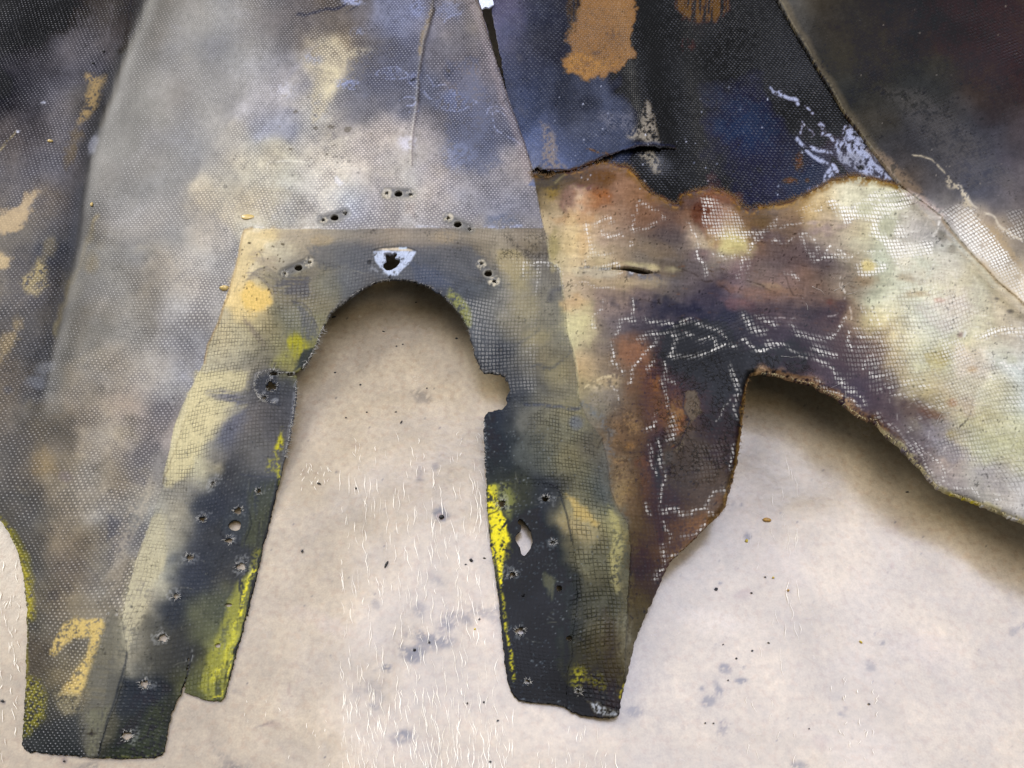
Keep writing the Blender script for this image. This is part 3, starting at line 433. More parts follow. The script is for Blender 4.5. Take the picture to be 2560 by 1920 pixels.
for r, c, x, y, a, b, rough, rim in [(3,1,2140,110,42,34,1.6,1),(3,1,2160,12,34,15,1.6,1),(3,1,2080,205,24,18,1.6,1),(3,1,1680,880,20,18,1,1),(3,1,2045,940,20,16,1,1),(3,1,1880,1095,30,28,1,1),(3,1,1855,1212,50,42,.3,0),(3,1,1810,1330,32,20,1.4,1),(3,1,1600,1160,28,20,1.6,1),
      (3,1,1500,1465,30,22,1.6,1),(3,1,1905,1535,36,28,1.2,1),(4,1,1390,300,24,22,1.2,1),(4,1,1285,630,36,30,1.6,1),(4,1,1140,995,34,30,2,1),(4,1,1000,1405,44,30,.8,1),(4,1,1805,370,30,15,.5,0),(4,1,1720,690,24,18,.4,0),
      (3,3,390,1000,26,24,1,1),(3,3,45,1040,30,26,1,1),(3,3,450,1345,20,14,1,1),(4,3,130,130,24,20,1,1),(4,3,500,240,24,24,.5,0),(4,3,215,295,14,12,1,0),(4,3,190,575,34,28,1.6,1),(4,3,580,635,24,22,.8,0),(4,3,248,978,20,18,.8,1),(4,3,655,1062,22,15,1,1)]:
    px, py = Z(r, c, x, y)[0]
    if rim: blob(px, py, a*K+5, b*K+4.5, (150,154,160), .38, 0, .4, 1.0, br=.5, tex='s'); RIMS.append((px, py, a*K+.6, 1))
    HOLES.append((px, py, a*K, b*K, rough))
for p in Z(3,1, 2170,220, 2085,160) + Z(3,1, 2140,40): blob(p[0], p[1], 6.5, 5, (214,216,220), .85, 0, .3, .7)
poly(Z(3,1, 2010,60, 2100,0, 2212,20, 2212,260, 2100,240, 2020,160), (52,56,66), .6, 5, 3); stroke(Z(3,1, 2030,20, 2005,90, 2030,170, 2060,215), 2.4, (170,172,176), .6, 1.2, 2.5, .4)
HPOLY = [Z(3,3, 180,1160, 215,1170, 240,1210, 275,1260, 290,1340, 270,1400, 225,1455, 200,1440, 190,1390, 155,1330, 155,1290, 195,1250, 200,1215, 170,1190),
         Z(2,3, 870,655, 950,638, 1050,633, 1130,643, 1200,664, 1265,686, 1180,698, 1130,694, 1060,676, 1000,664, 920,660),
         Z(2,2, 1018,532, 1060,548, 1108,520, 1118,545, 1098,566, 1140,580, 1135,610, 1110,640, 1070,665, 1030,668, 1002,640, 1005,610, 1030,590)]
blob(*Z(3,3, 290,1390)[0], 20, 8, (120,126,134), .4, br=.5)
# ---- dark ply: scorch, residue, and blue window sheen painted into its colour
poly(Z(1,3, 700,-60, 640,130, 590,250, 560,330, 570,400, 515,460, 570,570, 680,635, 850,625, 980,540, 1085,460, 1080,300, 1100,100, 1110,-60), (138,97,55), .93, 5, 4.5); poly(Z(1,3, 640,60, 1080,60, 1080,500, 700,600, 560,430), .8, .9, 10, 3, layer='cross')
poly(Z(1,3, 520,-60, 700,-60, 640,120, 600,260, 560,120), (88,66,40), .6, 6, 5, .45, 'v'); blob(*Z(1,3, 930,270)[0], 24, 20, (74,58,52), .55, 15, .7, .4, br=.35); blob(*Z(1,3, 790,420)[0], 10, 5, (84,66,56), .6); poly(Z(1,3, 540,400, 700,420, 1000,500, 700,630, 570,560), (176,124,54), .4, 8, 4, .2)
poly(Z(1,3, 1400,-60, 1420,60, 1470,150, 1600,190, 1740,160, 1830,80, 1850,-60), (98,70,28), .8, 7, 4, .38, 'v'); blob(*Z(1,3, 1505,370)[0], 17, 15, (98,68,26), .85, 0, .5, .3, br=.25, tex='v'); poly(Z(1,3, 1380,150, 1700,200, 1650,500, 1400,480), (44,34,24), .5, 12, 5)
poly(Z(1,3, 1190,790, 1240,820, 1280,1000, 1330,1160, 1200,1140, 1050,1090, 1120,960), (140,130,112), .85, 7, 4, .25); poly(Z(1,3, 820,900, 1100,880, 1050,1030, 860,1000), (98,98,108), .6, 10, 5, .2)
poly(Z(1,3, 355,960, 420,980, 480,1100, 490,1250, 560,1330, 380,1330, 370,1200), (124,110,98), .8, 6, 4, .3); poly(Z(1,3, 1060,1210, 1230,1180, 1300,1260, 1330,1390, 1260,1380, 1200,1290), (136,126,104), .85, 5, 4, .25); blob(*Z(1,3, 1400,1370)[0], 7, 9, (90,82,66), .6, br=.3)
poly(Z(1,3, 1180,500, 1330,600, 1480,900, 1500,1300, 1330,1300, 1260,900, 1180,700), (14,13,13), .7, 9, 4)  # dark break between the blue reflections, painted into the colour
stroke(Z(1,3, 720,1185, 780,1195, 850,1210, 900,1235, 930,1240), 4, (116,74,30), .85, 2, 2, .2); stroke(Z(1,3, 1150,1045, 1200,1040, 1260,1045), 2, (24,20,18), .8, 1, 1); stroke(Z(1,3, 1290,680, 1330,640, 1310,700), 3, (8,7,7), .8, 2, 2)
stroke([(x, y-1.5) for x, y in FLAP], 3.5, (44,30,18), .9, 1.4, 1); stroke(FLAP[:7], 6, (60,40,20), .7, 3, 2, .3)
stroke([(x, y-4) for x, y in FLAP[8:13]], 7, (60,72,108), .5, 4, 2)
WR = (150,158,184)
poly(Z(1,4, 780,980, 830,980, 950,1080, 1000,1160, 1230,1440, 1050,1410, 940,1380, 860,1330, 760,1290, 700,1180, 720,1100, 770,1100), WR, .9, 2, 3.5, .30, 'f')
poly(Z(1,4, 700,1180, 900,1200, 960,1350, 860,1330, 760,1290), (112,112,118), .6, 4, 4, .35); stroke(Z(1,4, 980,1150, 1080,1280, 1180,1400), 5, (24,14,12), .8, 2, 3, .35); poly(Z(1,4, 690,1230, 780,1290, 820,1380, 740,1380, 700,1300), (36,20,16), .8, 3, 3); blob(*Z(1,4, 920,1325)[0], 7, 4, (18,12,10), .9)
for q, wd in [(Z(1,4, 440,1090, 500,1190, 560,1250, 640,1290, 700,1320, 720,1350), 9), (Z(1,4, 540,1160, 600,1200, 680,1230), 9), (Z(1,4, 700,1330, 650,1400, 640,1440), 14), (Z(1,4, 180,680, 230,740, 290,760), 4), (Z(1,4, 280,740, 350,790, 400,810, 410,830), 8), (Z(1,4, 470,850, 520,880, 550,905), 5),
              (Z(1,4, 610,970, 640,1000, 640,1040, 690,1070, 710,1110), 9), (Z(1,4, 450,950, 500,980, 550,1010, 570,1050), 3), (Z(1,4, 470,990, 475,1050), 5)]:
    stroke(q, wd, WR, .9, 1.4, 3, .2); stroke(q, wd, .5, .9, 1.4, 3, layer='rough')
blob(*Z(1,4, 425,1270)[0], 9, 17, (92,58,22), .8, 0, .5, .5, br=.2); blob(*Z(1,4, 370,1430)[0], 18, 7, (96,60,24), .8, 0, .5, .5, br=.2); blob(*Z(1,4, 500,1425)[0], 5, 5, (80,52,22), .7)
poly(Z(1,4, 500,1490, 620,1460, 600,1510, 500,1525), (120,136,190), .7, 3, 2, .2)
for k in range(60):
    x, y = R.uniform(1180,1780), R.uniform(180,430); blob(x, y, R.uniform(.8,1.6), R.uniform(.8,2.4), (190,196,214), .8, R.uniform(-40,40), .4, .3)
poly(Z(1,3, 1480,1180, 2212,1100, 2212,1660, 1300,1640), (34,42,64), .25, 12, 5)
# ---- side panel
stroke([(x+9, y) for x, y in PANEL_L[1:]], 13, (98,86,64), .5, 5, 1.5); stroke([(x+2.5, y) for x, y in PANEL_L[1:]], 3, (120,108,78), .7, 1.5, 1, .15)
poly(Z(1,4, 1040,680, 1400,700, 2000,1200, 2212,1500, 1800,1500, 1400,1100), (76,72,68), .4, 14, 7, .2); poly(Z(1,4, 1500,0, 2212,0, 2212,800, 2000,500), (56,42,37), .35, 16, 6)
poly(Z(1,4, 1600,60, 2212,60, 2212,500, 1900,400), .3, .9, 12, 3, layer='weave'); poly(Z(1,4, 1100,720, 1500,720, 2212,1500, 1500,1400), .3, .9, 12, 3, layer='weave')
poly(Z(1,4, 980,1180, 1100,1200, 1400,1500, 1500,1640, 1300,1600, 1240,1450), (120,100,78), .7, 7, 3, .1); poly(Z(1,4, 1260,1500, 1400,1560, 1560,1660, 1380,1660), (170,150,138), .7, 6, 4, .1)
for k in range(80):
    x, y = R.uniform(1700,2200), R.uniform(10,430)
    if inside(np.array([x]), np.array([y]), P_PANEL)[0]: blob(x, y, R.uniform(.7,1.5), R.uniform(.7,1.5), R.choice([(150,140,124),(24,20,18),(120,112,100)]), .7, 0, .4, .3)
stroke(Z(1,4, 1330,1225, 1400,1225, 1480,1265, 1560,1340, 1610,1400, 1680,1470, 1750,1570, 1800,1640, 1800,1680), 3, (176,162,130), .85, 1.2, 1.2, .1); stroke(Z(1,4, 1610,1420, 1640,1460, 1700,1480, 1760,1570, 1790,1640), 11, (172,158,128), .75, 3, 3, .4)
W2 = (226, 222, 208)
def wpatch(pts, a=1, soft=5, warp=3): poly(pts, a, 1, soft, warp, layer='white'); poly(pts, .35, 1, soft, warp, layer='weave')
def wline(pts, wd=9, a=.9):
    stroke(pts, wd*.5, min(1, a*1.15), 1, 2.2, 3.2, .30, 'f', layer='white'); stroke(pts, wd*1.3, .30, .5, 4, 3, .35, 'm', layer='white')
wpatch(Z(2,4, 1560,190, 1690,150, 1820,190, 1840,240, 2212,700, 2212,920, 2000,700, 1750,440, 1580,240), .95)
poly(Z(2,4, 1840,260, 1990,330, 2212,620, 2212,690, 2000,480), (150,128,92), .7, 6, 3, .15); wpatch(Z(2,4, 2000,320, 2212,330, 2212,440, 2120,420), .5); wpatch(Z(2,4, 2060,200, 2212,180, 2212,320, 2120,320), .4)
stroke(Z(2,4, 1700,0, 1760,80, 1810,150, 1900,210, 1980,260, 2100,380, 2212,450), 4, (196,184,156), .8, 2, 2, .2)
stroke(Z(2,4, 1560,240, 1600,330, 1750,480, 2000,750, 2212,940), 5, (146,112,66), .55, 3, 1.2); stroke(Z(2,4, 1290,60, 1450,150, 1560,230), 14, (178,158,146), .7, 6, 2, .1)
stroke(Z(2,4, 1300,80, 1500,300, 1700,500, 1950,780, 2180,1000), 5, (170,150,116), .5, 3, 2, .15)
# ---- burnt laminate
stroke(LEGBURN, 26, .08, .9, 16, 4, layer='cross'); stroke(LEGBURN, 34, .05, .8, 14, 4, layer='weave'); stroke(LEGBURN, 30, .04, .8, 14, 4, layer='dark'); stroke(LEGBURN[:5], 14, (100,92,70), .5, 12, 5, .1); stroke([(x-4, y) for x, y in LEGBURN[4:]], 12, (88,80,56), .55, 12, 5, .1)
CR = (205, 168, 108)
AM = (92, 64, 26)
edge = [(x, y+4) for x, y in TEAR]
stroke(edge, 15, AM, .75, 6, 3, .12); stroke([(x, y+1) for x, y in TEAR], 5, (66,42,16), .8, 2, 2.5, .2); stroke([(x, y+5) for x, y in TEAR], 3, (158,112,44), .8, 1.5, 3.5, .45)
stroke([(x, y+8) for x, y in TEAR[21:]], 9, (150,116,52), .7, 4, 3, .3)
for x, y, a, b, ang, c in [(430,1500,18,14,0,(120,96,36)),(420,1380,40,8,10,(46,38,20)),(700,1560,34,12,10,(196,164,120)),(680,1500,24,12,0,(86,52,54)),(820,1540,30,10,0,(132,78,42)),(560,1560,12,22,0,(96,74,60)),(840,1380,30,14,20,(92,62,34))]:
    px, py = Z(1,3, x, y)[0]; blob(px, py, a, b, c, .7, ang, .6, .5, br=.15)
poly(Z(1,3, 320,1380, 540,1360, 500,1480, 420,1500, 330,1500), (62,52,22), .7, 6, 3); stroke(Z(1,3, 470,1450, 540,1380), 4, (150,136,90), .5, 2, 1)
poly(Z(1,3, 1250,1540, 1380,1570, 1360,1620, 1260,1590), (120,88,54), .8, 4, 3)
for x, y, a, b, ang, c, al in [(650,130,30,28,0,(190,160,124),.7),(560,110,14,22,0,(104,72,60),.6),(800,130,30,20,0,(142,88,50),.6),(620,260,40,10,0,(168,120,70),.5),(600,430,16,45,0,(196,168,112),.6),(450,490,10,30,0,(140,126,76),.8),(700,450,14,34,0,(184,146,90),.5),
    (1200,240,34,36,0,(112,78,56),.5),(1380,400,50,26,5,(74,66,66),.5),(1230,500,90,18,6,(128,106,78),.4),(1850,470,38,18,15,(186,172,104),.65),(1700,200,20,60,0,(122,80,62),.45),(1600,200,14,26,30,(80,46,36),.6),(1800,100,40,14,0,(110,66,44),.6),
    (640,1090,34,40,0,(190,180,124),.6),(620,920,20,20,0,(180,140,90),.5),(1080,1300,30,30,0,(140,88,52),.6),(1050,660+100,70,12,0,(176,156,108),.4),(1100,622,60,9,8,(184,172,118),.6),(820,680,60,9,2,(180,170,138),.5),(1250,650,16,8,20,(186,168,116),.5),
    (1500,980,110,20,6,(34,36,50),.6),(1300,1150,60,30,20,(40,40,50),.4),(1550,1150,60,24,10,(22,24,34),.6),(2000,830,60,14,10,(124,88,68),.5),(1900,920,40,14,20,(120,80,76),.5),(1700,560,50,14,10,(106,88,96),.4),(2150,780,30,10,15,(150,110,80),.5)]:
    px, py = Z(2,3, x, y)[0]; blob(px, py, a, b, c, al, ang, .6, .45)
stroke(Z(2,3, 660,640, 800,645, 900,650), 4, (62,64,66), .7, 2, 1.5, .25); stroke(Z(2,3, 1250,690, 1300,720, 1280,790), 3, (60,62,72), .7, 2, 2, .3); stroke(Z(2,3, 1040,700, 1130,720, 1200,710, 1260,760), 9, (70,76,88), .6, 4, 3, .4)
stroke(Z(2,3, 1060,690, 1120,705), 5, (196,200,206), .7, 2, 2, .4)
# white weave bands read off the laminate
for q, wd in [(Z(2,3, 720,290, 730,380, 760,450, 780,530, 740,590, 720,640), 11), (Z(2,3, 740,300, 830,290, 910,270, 930,310), 8), (Z(2,3, 850,350, 860,410, 930,400, 990,395), 7), (Z(2,3, 780,530, 860,540, 930,530), 8), (Z(2,3, 1030,440, 1070,460, 1040,490), 6),
   (Z(2,3, 1060,230, 1070,300, 1080,350), 9), (Z(2,3, 1080,340, 1180,350, 1240,310, 1320,250), 8), (Z(2,3, 1140,110, 1230,160, 1280,200, 1320,250), 8), (Z(2,3, 1120,130, 1110,200), 5), (Z(2,3, 1530,300, 1560,370, 1590,420), 7), (Z(2,3, 1590,470, 1600,560, 1650,650, 1670,710), 8),
   (Z(2,3, 1700,540, 1800,570, 1900,560, 1960,570), 7), (Z(2,3, 1930,580, 1940,660, 1930,740), 10), (Z(2,3, 1990,580, 2000,740), 7), (Z(2,3, 2000,460, 2060,420, 2130,340, 2212,290), 9), (Z(2,3, 720,640, 850,630, 940,640, 960,690), 9), (Z(2,3, 640,790, 690,760, 740,780, 800,790, 930,790), 5),
   (Z(2,3, 840,900, 830,970, 780,1040, 770,1100), 7), (Z(2,3, 1090,890, 1090,950, 1080,1030), 6), (Z(2,3, 980,1060, 1100,1060), 8), (Z(2,3, 970,1090, 930,1180, 900,1280, 920,1380, 960,1440, 1000,1470), 12), (Z(2,3, 1270,1210, 1200,1300, 1130,1390, 1080,1480, 1060,1580), 7),
   (Z(2,3, 1200,1050, 1280,1070, 1370,1090, 1410,1110), 9), (Z(2,3, 1140,1220, 1200,1170, 1330,1160, 1440,1170), 9), (Z(2,3, 1440,1080, 1540,1080, 1640,1090, 1740,1130, 1800,1180, 1850,1220), 8), (Z(2,3, 1500,1160, 1560,1200, 1640,1230), 8), (Z(2,3, 1450,1200, 1400,1290, 1360,1340, 1460,1350, 1580,1340, 1660,1310, 1740,1270, 1840,1260, 1910,1270), 8),
   (Z(2,3, 1660,1220, 1720,1230, 1740,1270), 8), (Z(2,3, 1960,1220, 2000,1280, 2080,1300, 2140,1280, 2212,1270), 8), (Z(2,3, 1980,1050, 2040,1130, 2130,1160), 16), (Z(2,3, 2060,1040, 2140,1060, 2212,1090), 12), (Z(2,3, 1240,1380, 1210,1440), 7), (Z(2,3, 1330,1400, 1350,1500, 1400,1560), 7), (Z(2,3, 1860,1420, 1880,1560, 1920,1640), 6),
   (Z(2,3, 490,620, 520,700, 520,780), 8), (Z(2,3, 230,630, 300,600, 440,620, 490,630), 8), (Z(2,3, 240,640, 230,740), 6), (Z(2,3, 320,640, 330,760, 310,900, 340,980), 8),
   (Z(2,4, 0,350, 100,350, 180,350, 260,330, 350,310, 470,285), 7), (Z(2,4, 250,260, 270,320), 5), (Z(2,4, 90,400, 40,480, 20,560), 8), (Z(2,4, 460,400, 520,390, 560,430, 580,490, 540,560), 8), (Z(2,4, 460,400, 480,480, 530,540), 7), (Z(2,4, 540,600, 600,560, 680,490, 740,530, 820,560, 870,520, 940,520, 1060,515), 10),
   (Z(2,4, 600,560, 700,560, 780,580), 8), (Z(2,4, 420,190, 500,160, 600,170, 600,200, 480,205), 9), (Z(2,4, 350,710, 430,730), 10), (Z(2,4, 250,440, 380,420), 3), (Z(2,4, 950,950, 1000,1070, 970,1120, 880,1140), 9), (Z(2,4, 820,1150, 800,1220, 850,1280), 8), (Z(2,4, 1020,960, 1060,1060, 1090,1110, 1060,1150), 11),
   (Z(2,4, 360,1100, 420,1160, 520,1200, 620,1220, 700,1190, 740,1120, 800,1070), 10), (Z(2,4, 900,1190, 1000,1180, 1060,1200, 1100,1270, 1160,1310, 1240,1350, 1300,1310, 1300,1360), 11), (Z(2,4, 900,1280, 1000,1280, 1100,1310, 1200,1370, 1260,1390), 9),
   (Z(2,4, 940,1440, 960,1390, 1010,1360, 1060,1390, 1100,1400), 11), (Z(2,4, 1010,1480, 1050,1510, 1180,1490), 10), (Z(2,4, 1320,1450, 1390,1490, 1370,1540, 1280,1570, 1180,1570, 1090,1600, 1140,1640), 10), (Z(2,4, 500,1340, 600,1370, 690,1440, 740,1510, 800,1580, 860,1640), 10),
   (Z(2,4, 0,1220, 60,1290, 160,1290, 200,1250, 300,1240, 380,1290, 460,1330), 9), (Z(2,4, 560,1280, 650,1300, 720,1340), 12), (Z(2,4, 1110,900, 1200,890, 1290,870, 1370,820), 10), (Z(2,4, 1100,980, 1200,1010, 1150,1050, 1220,1140), 9), (Z(2,4, 1280,1120, 1370,1110, 1330,1190, 1270,1170), 10), (Z(2,4, 1420,1130, 1450,1150), 8),
   (Z(3,4, 740,0, 800,80, 860,140, 940,220, 960,260), 11), (Z(3,4, 1010,20, 1060,40, 1190,20), 9), (Z(3,4, 1330,0, 1390,50, 1310,90, 1180,90, 1080,110, 1190,180, 1330,190, 1400,240, 1470,280, 1590,270), 11), (Z(3,4, 1400,100, 1480,140), 16), (Z(3,4, 1520,210, 1590,270), 8),
   (Z(3,4, 1400,370, 1340,370, 1310,430, 1310,490, 1350,560, 1420,620, 1490,690, 1560,790), 11), (Z(3,4, 1060,330, 1180,440, 1290,580, 1400,680, 1480,790, 1560,890), 8), (Z(3,4, 1540,760, 1600,870, 1680,910, 1780,920, 1860,960), 9), (Z(3,4, 1140,400, 1260,520, 1400,640), 6),
   (Z(3,4, 560,60, 700,160, 800,220, 940,290), 6), (Z(3,4, 2000,960, 2080,1030), 12), (Z(3,4, 1900,1020, 2040,1000), 10)]:
    wline(q, wd)
wpatch(Z(2,3, 1630,100, 1700,90, 1900,200, 2000,400, 1960,440, 1850,420, 1720,400, 1640,260), .55); wpatch(Z(2,4, 660,110, 720,100, 840,150, 980,110, 1000,60, 1200,30, 1310,90, 1300,150, 1180,200, 1160,240, 1290,340, 1280,400, 1200,410, 1250,450, 1490,450, 1490,550, 1280,560, 1220,590, 1280,700, 1230,650, 1080,420, 970,390, 1010,350, 930,240, 800,290, 740,230), .95)
for x_, y_, a_, b_ in [(1950,760,90,60),(2080,820,80,50),(2130,960,90,60),(2020,650,80,40),(2150,880,60,70),(1980,690,60,40)]: blob(x_, y_, a_, b_, .22, 1, 30, .7, .5, layer='white'); blob(x_, y_, a_, b_, .3, 1, 30, .7, .5, layer='weave'); blob(x_, y_, a_, b_, .35, 1, 30, .7, .5, layer='dark')
blob(*Z(2,4, 1140,320)[0], 22, 20, (168,168,134), .7); blob(*Z(2,4, 1140,320)[0], 22, 20, 0, .95, layer='white'); blob(*Z(2,4, 1190,90)[0], 24, 10, (174,174,142), .6, 20); blob(*Z(2,4, 1180,100)[0], 18, 9, 0.1, .9, layer='white'); blob(*Z(2,4, 960,180)[0], 20, 16, (176,174,134), .6); blob(*Z(2,4, 960,180)[0], 18, 14, .1, .9, layer='white')
poly(Z(2,4, 880,620, 960,590, 1080,590, 1130,630, 1080,680, 960,720, 900,690), .9, 1, 4, 2, layer='white'); blob(*Z(2,4, 985,630)[0], 14, 11, 0, 1, layer='white'); blob(*Z(2,4, 985,630)[0], 15, 12, (200,180,110), .85)
wpatch(Z(2,4, 1840,1180, 2040,1110, 2212,1110, 2212,1200, 2000,1160, 1900,1220), .85); wpatch(Z(2,4, 1540,1180, 1700,1200, 1820,1400, 1640,1440, 1560,1300), .45)
wpatch(Z(3,4, 2000,780, 2212,700, 2212,1000, 2100,940), .4); wline(Z(2,4, 1840,1200, 1880,1290, 1960,1380, 2080,1440, 2140,1500), 12, .8); wline(Z(2,4, 1860,1490, 1960,1540, 1980,1600), 12, .8); wline(Z(2,4, 2060,1440, 2140,1420, 2190,1460), 10, .8)
wpatch(Z(3,4, 2100,210, 2200,180, 2190,270, 2140,260), .6)
for x, y, a, b, ang, c, al in [(1340,210,30,26,0,(180,172,150),.6),(1600,650,50,40,30,(216,208,182),.6),(1380,600,40,26,20,(196,200,170),.6),(900,450,26,16,0,(190,184,150),.5),(1560,410,14,12,30,(110,104,90),.6),(1640,490,12,10,30,(124,116,98),.55),(980,750,22,12,0,(130,104,74),.6),
    (1260,730,30,14,10,(156,134,98),.5),(1390,850,30,12,0,(170,136,84),.5),(1540,900,12,5,0,(196,120,80),.7),(2000,890,6,4,0,(100,92,84),.8),(2100,990,9,5,0,(104,96,86),.8),(1710,1180,9,7,0,(140,110,96),.8),(1530,1380,22,26,0,(190,168,84),.6),(1800,1450,12,8,0,(190,148,90),.6),
    (1700,900,60,30,35,(214,198,170),.45),(1640,1000,70,40,30,(222,204,184),.5),(1850,1080,40,30,0,(206,196,150),.5),(2000,1300,60,30,10,(204,204,170),.4),(2100,1370,40,16,10,(194,194,152),.4),(700,1000,40,30,0,(62,48,56),.4),(560,980,30,16,0,(44,40,46),.5),(250,980,60,20,0,(50,44,50),.5),
    (300,830,40,10,5,(112,84,62),.5),(160,780,40,8,5,(140,118,84),.5),(680,920,12,8,0,(92,50,40),.5),(380,480,60,24,0,(92,78,72),.4),(640,330,50,16,-12,(132,112,112),.5),(180,390,30,16,0,(80,70,76),.5),(540,290,30,6,-5,(170,150,140),.5)]:
    px, py = Z(2,4, x, y)[0]; blob(px, py, a*.8, b*.8, c, al, ang, .7, .5)
for x, y, a, b, ang, c, al in [(1450,440,40,20,40,(140,132,136),.6),(1640,640,50,26,40,(142,136,138),.6),(1900,800,60,24,35,(170,162,158),.5),(1640,480,18,14,50,(168,150,84),.7),(1300,300,60,20,35,(80,58,52),.6),(1100,200,50,20,35,(70,54,58),.5),(1480,60,40,26,0,(196,180,130),.5),(1750,100,40,30,0,(212,202,156),.5),
    (2100,550,70,30,0,(196,190,128),.5),(2100,450,60,20,0,(220,216,168),.5),(1780,270,30,26,0,(206,180,146),.5),(1640,240,12,10,0,(190,130,84),.5),(1500,330,30,10,20,(118,72,48),.5),(560,40,30,8,15,(120,90,80),.4)]:
    px, py = Z(3,4, x, y)[0]; blob(px, py, a*.8, b*.8, c, al, ang, .7, .5)
for q in [Z(2,4, 760,720, 750,800, 790,850, 800,900), Z(2,4, 780,730, 770,800, 800,860), Z(2,4, 1510,570, 1480,640, 1460,670), Z(2,4, 1510,720, 1500,800, 1460,850), Z(2,4, 1780,1120, 1860,1130, 1880,1080), Z(2,4, 1700,920, 1850,1000), Z(3,4, 1780,410, 1890,570), Z(3,4, 1550,650, 1600,580, 1690,570),
          Z(2,4, 250,1050, 420,1045), Z(2,4, 1270,60, 1320,110), Z(2,4, 1350,180, 1340,270), Z(2,4, 1560,240, 1500,390), Z(2,4, 1390,420, 1480,360), Z(2,4, 680,1020, 770,990), Z(2,4, 850,1060, 840,960), Z(2,4, 1280,380, 1370,370)]:
    stroke(q, 2, (226,220,204), .55, 1.1, 1.5, .3)
stroke(Z(2,4, 1560,240, 1530,320, 1510,390), 5, (228,222,206), .8, 2, 1.5, .2); stroke(Z(2,4, 1750,1130, 1740,1190), 5, (224,224,214), .7, 2, 1.5, .2)
# char: cracks and amber
poly(Z(2,3, 1300,1180, 1700,1200, 1880,1330, 2040,1440, 1950,1660, 1340,1660, 1240,1500), (36,28,24), .5, 12, 5)
for x, y, a, b, ang, c, al in [(1270,110,16,26,0,(124,76,36),.75),(1400,200,20,34,10,(96,58,22),.6),(1450,380,20,36,0,(132,78,24),.9),(1420,330,22,36,0,(160,120,70),.5),(1400,590,14,6,-30,(146,86,24),.9),(1060,400,40,24,60,(164,124,70),.75),(960,420,16,12,0,(150,110,64),.6),(1060,580,20,12,0,(156,110,54),.7),
    (980,700,26,14,0,(160,122,66),.6),(1150,720,26,14,0,(98,60,28),.7),(1010,880,26,60,0,(148,122,74),.6),(1060,950,20,40,0,(140,108,56),.5),(1180,830,20,70,0,(96,60,26),.5),(1290,700,14,90,3,(34,20,14),.7),(1450,960,60,16,0,(60,48,40),.5),(1380,780,30,50,0,(64,58,50),.7),(1700,400,60,70,0,(40,32,28),.5),
    (1500,1200,60,20,-15,(104,68,32),.7),(1600,1180,44,18,-35,(108,72,36),.6),(1760,1010,20,22,0,(96,64,38),.7),(1470,1370,40,14,-30,(98,68,34),.6),(1150,1450,40,60,0,(46,32,18),.6),(1300,1300,14,60,0,(48,30,16),.5),(860,80,50,18,-12,(166,142,96),.6),(830,200,50,24,0,(120,110,96),.5),(950,260,26,16,0,(88,78,66),.5)]:
    px, py = Z(3,3, x, y)[0]; blob(px, py, a*.62, b*.7, c, al, ang, .55, .45, br=.08)
poly(Z(3,3, 1500,160, 1560,150, 1600,220, 1590,330, 1540,400, 1500,500, 1490,580, 1420,640, 1390,620, 1450,560, 1500,470, 1520,380, 1490,300), (104,92,70), .85, 3, 3); poly(Z(3,3, 1320,640, 1390,610, 1420,640, 1380,700, 1330,720), (82,84,84), .6, 4, 3)
stroke(Z(3,3, 1500,180, 1495,280, 1520,380, 1500,460, 1460,560, 1400,610), 2.4, (26,18,12), .85, 1.3, 1.5); stroke(Z(3,3, 700,140, 760,80, 850,45, 930,30), 4, (206,186,134), .7, 2, 1.5, .15); stroke(Z(3,3, 760,150, 830,90), 6, (176,160,120), .5, 3, 3, .3)
for q, wd in [(Z(3,3, 1060,100, 1080,40), 5), (Z(3,3, 900,90, 960,150, 980,230), 3), (Z(3,3, 1250,340, 1230,430, 1180,450), 8), (Z(3,3, 1310,550, 1300,640, 1320,730, 1340,860, 1300,940, 1280,1000, 1290,1080, 1350,1120), 6), (Z(3,3, 1210,560, 1240,680, 1260,800), 5), (Z(3,3, 1330,60, 1340,180, 1360,260), 8), (Z(3,3, 1400,330, 1400,450, 1390,540), 14),
   (Z(3,3, 1320,1120, 1370,1080, 1440,1100, 1480,1140, 1540,1130, 1570,1080, 1640,1060, 1680,1120, 1730,1140), 9), (Z(3,3, 1660,1050, 1720,980, 1740,930, 1800,920, 1830,940), 8), (Z(3,3, 1310,1180, 1330,1250, 1370,1290, 1370,1350), 8), (Z(3,3, 1310,1380, 1330,1500, 1310,1560, 1250,1640), 10), (Z(3,3, 1380,1460, 1460,1440, 1480,1400), 8),
   (Z(3,3, 1890,60, 1920,130, 1910,260, 1920,340), 7), (Z(3,3, 1880,600, 1870,700, 1850,800), 6), (Z(3,3, 1740,400, 1820,270, 1900,190), 2.5), (Z(3,3, 1180,1040, 1200,1120, 1220,1150), 5), (Z(3,3, 1490,1300, 1600,1250, 1650,1180), 8)]:
    wline(q, wd, .75)
poly(Z(3,3, 1560,560, 1700,540, 1840,560, 1800,760, 1640,860, 1580,800), .05, .9, 16, 6, layer='white')
for q in [Z(3,3, 870,420, 900,560, 960,600, 1100,620, 1200,620), Z(3,3, 850,520, 820,600, 760,560), Z(3,3, 900,380, 1000,330, 1060,400), Z(3,3, 1040,760, 1100,830), Z(2,4, 60,770, 130,790, 200,830, 280,850), Z(2,4, 320,720, 400,850, 460,860), Z(2,3, 1700,720, 1800,800, 1840,870), Z(2,3, 1980,760, 2060,780, 2212,830), Z(2,3, 1450,640, 1700,760),
          Z(2,3, 1150,900, 1300,930), Z(3,4, 1700,480, 1760,350, 1790,280)]:
    stroke(q, 1.8, (34,26,20), .6, 1.2, 2.5, .25)
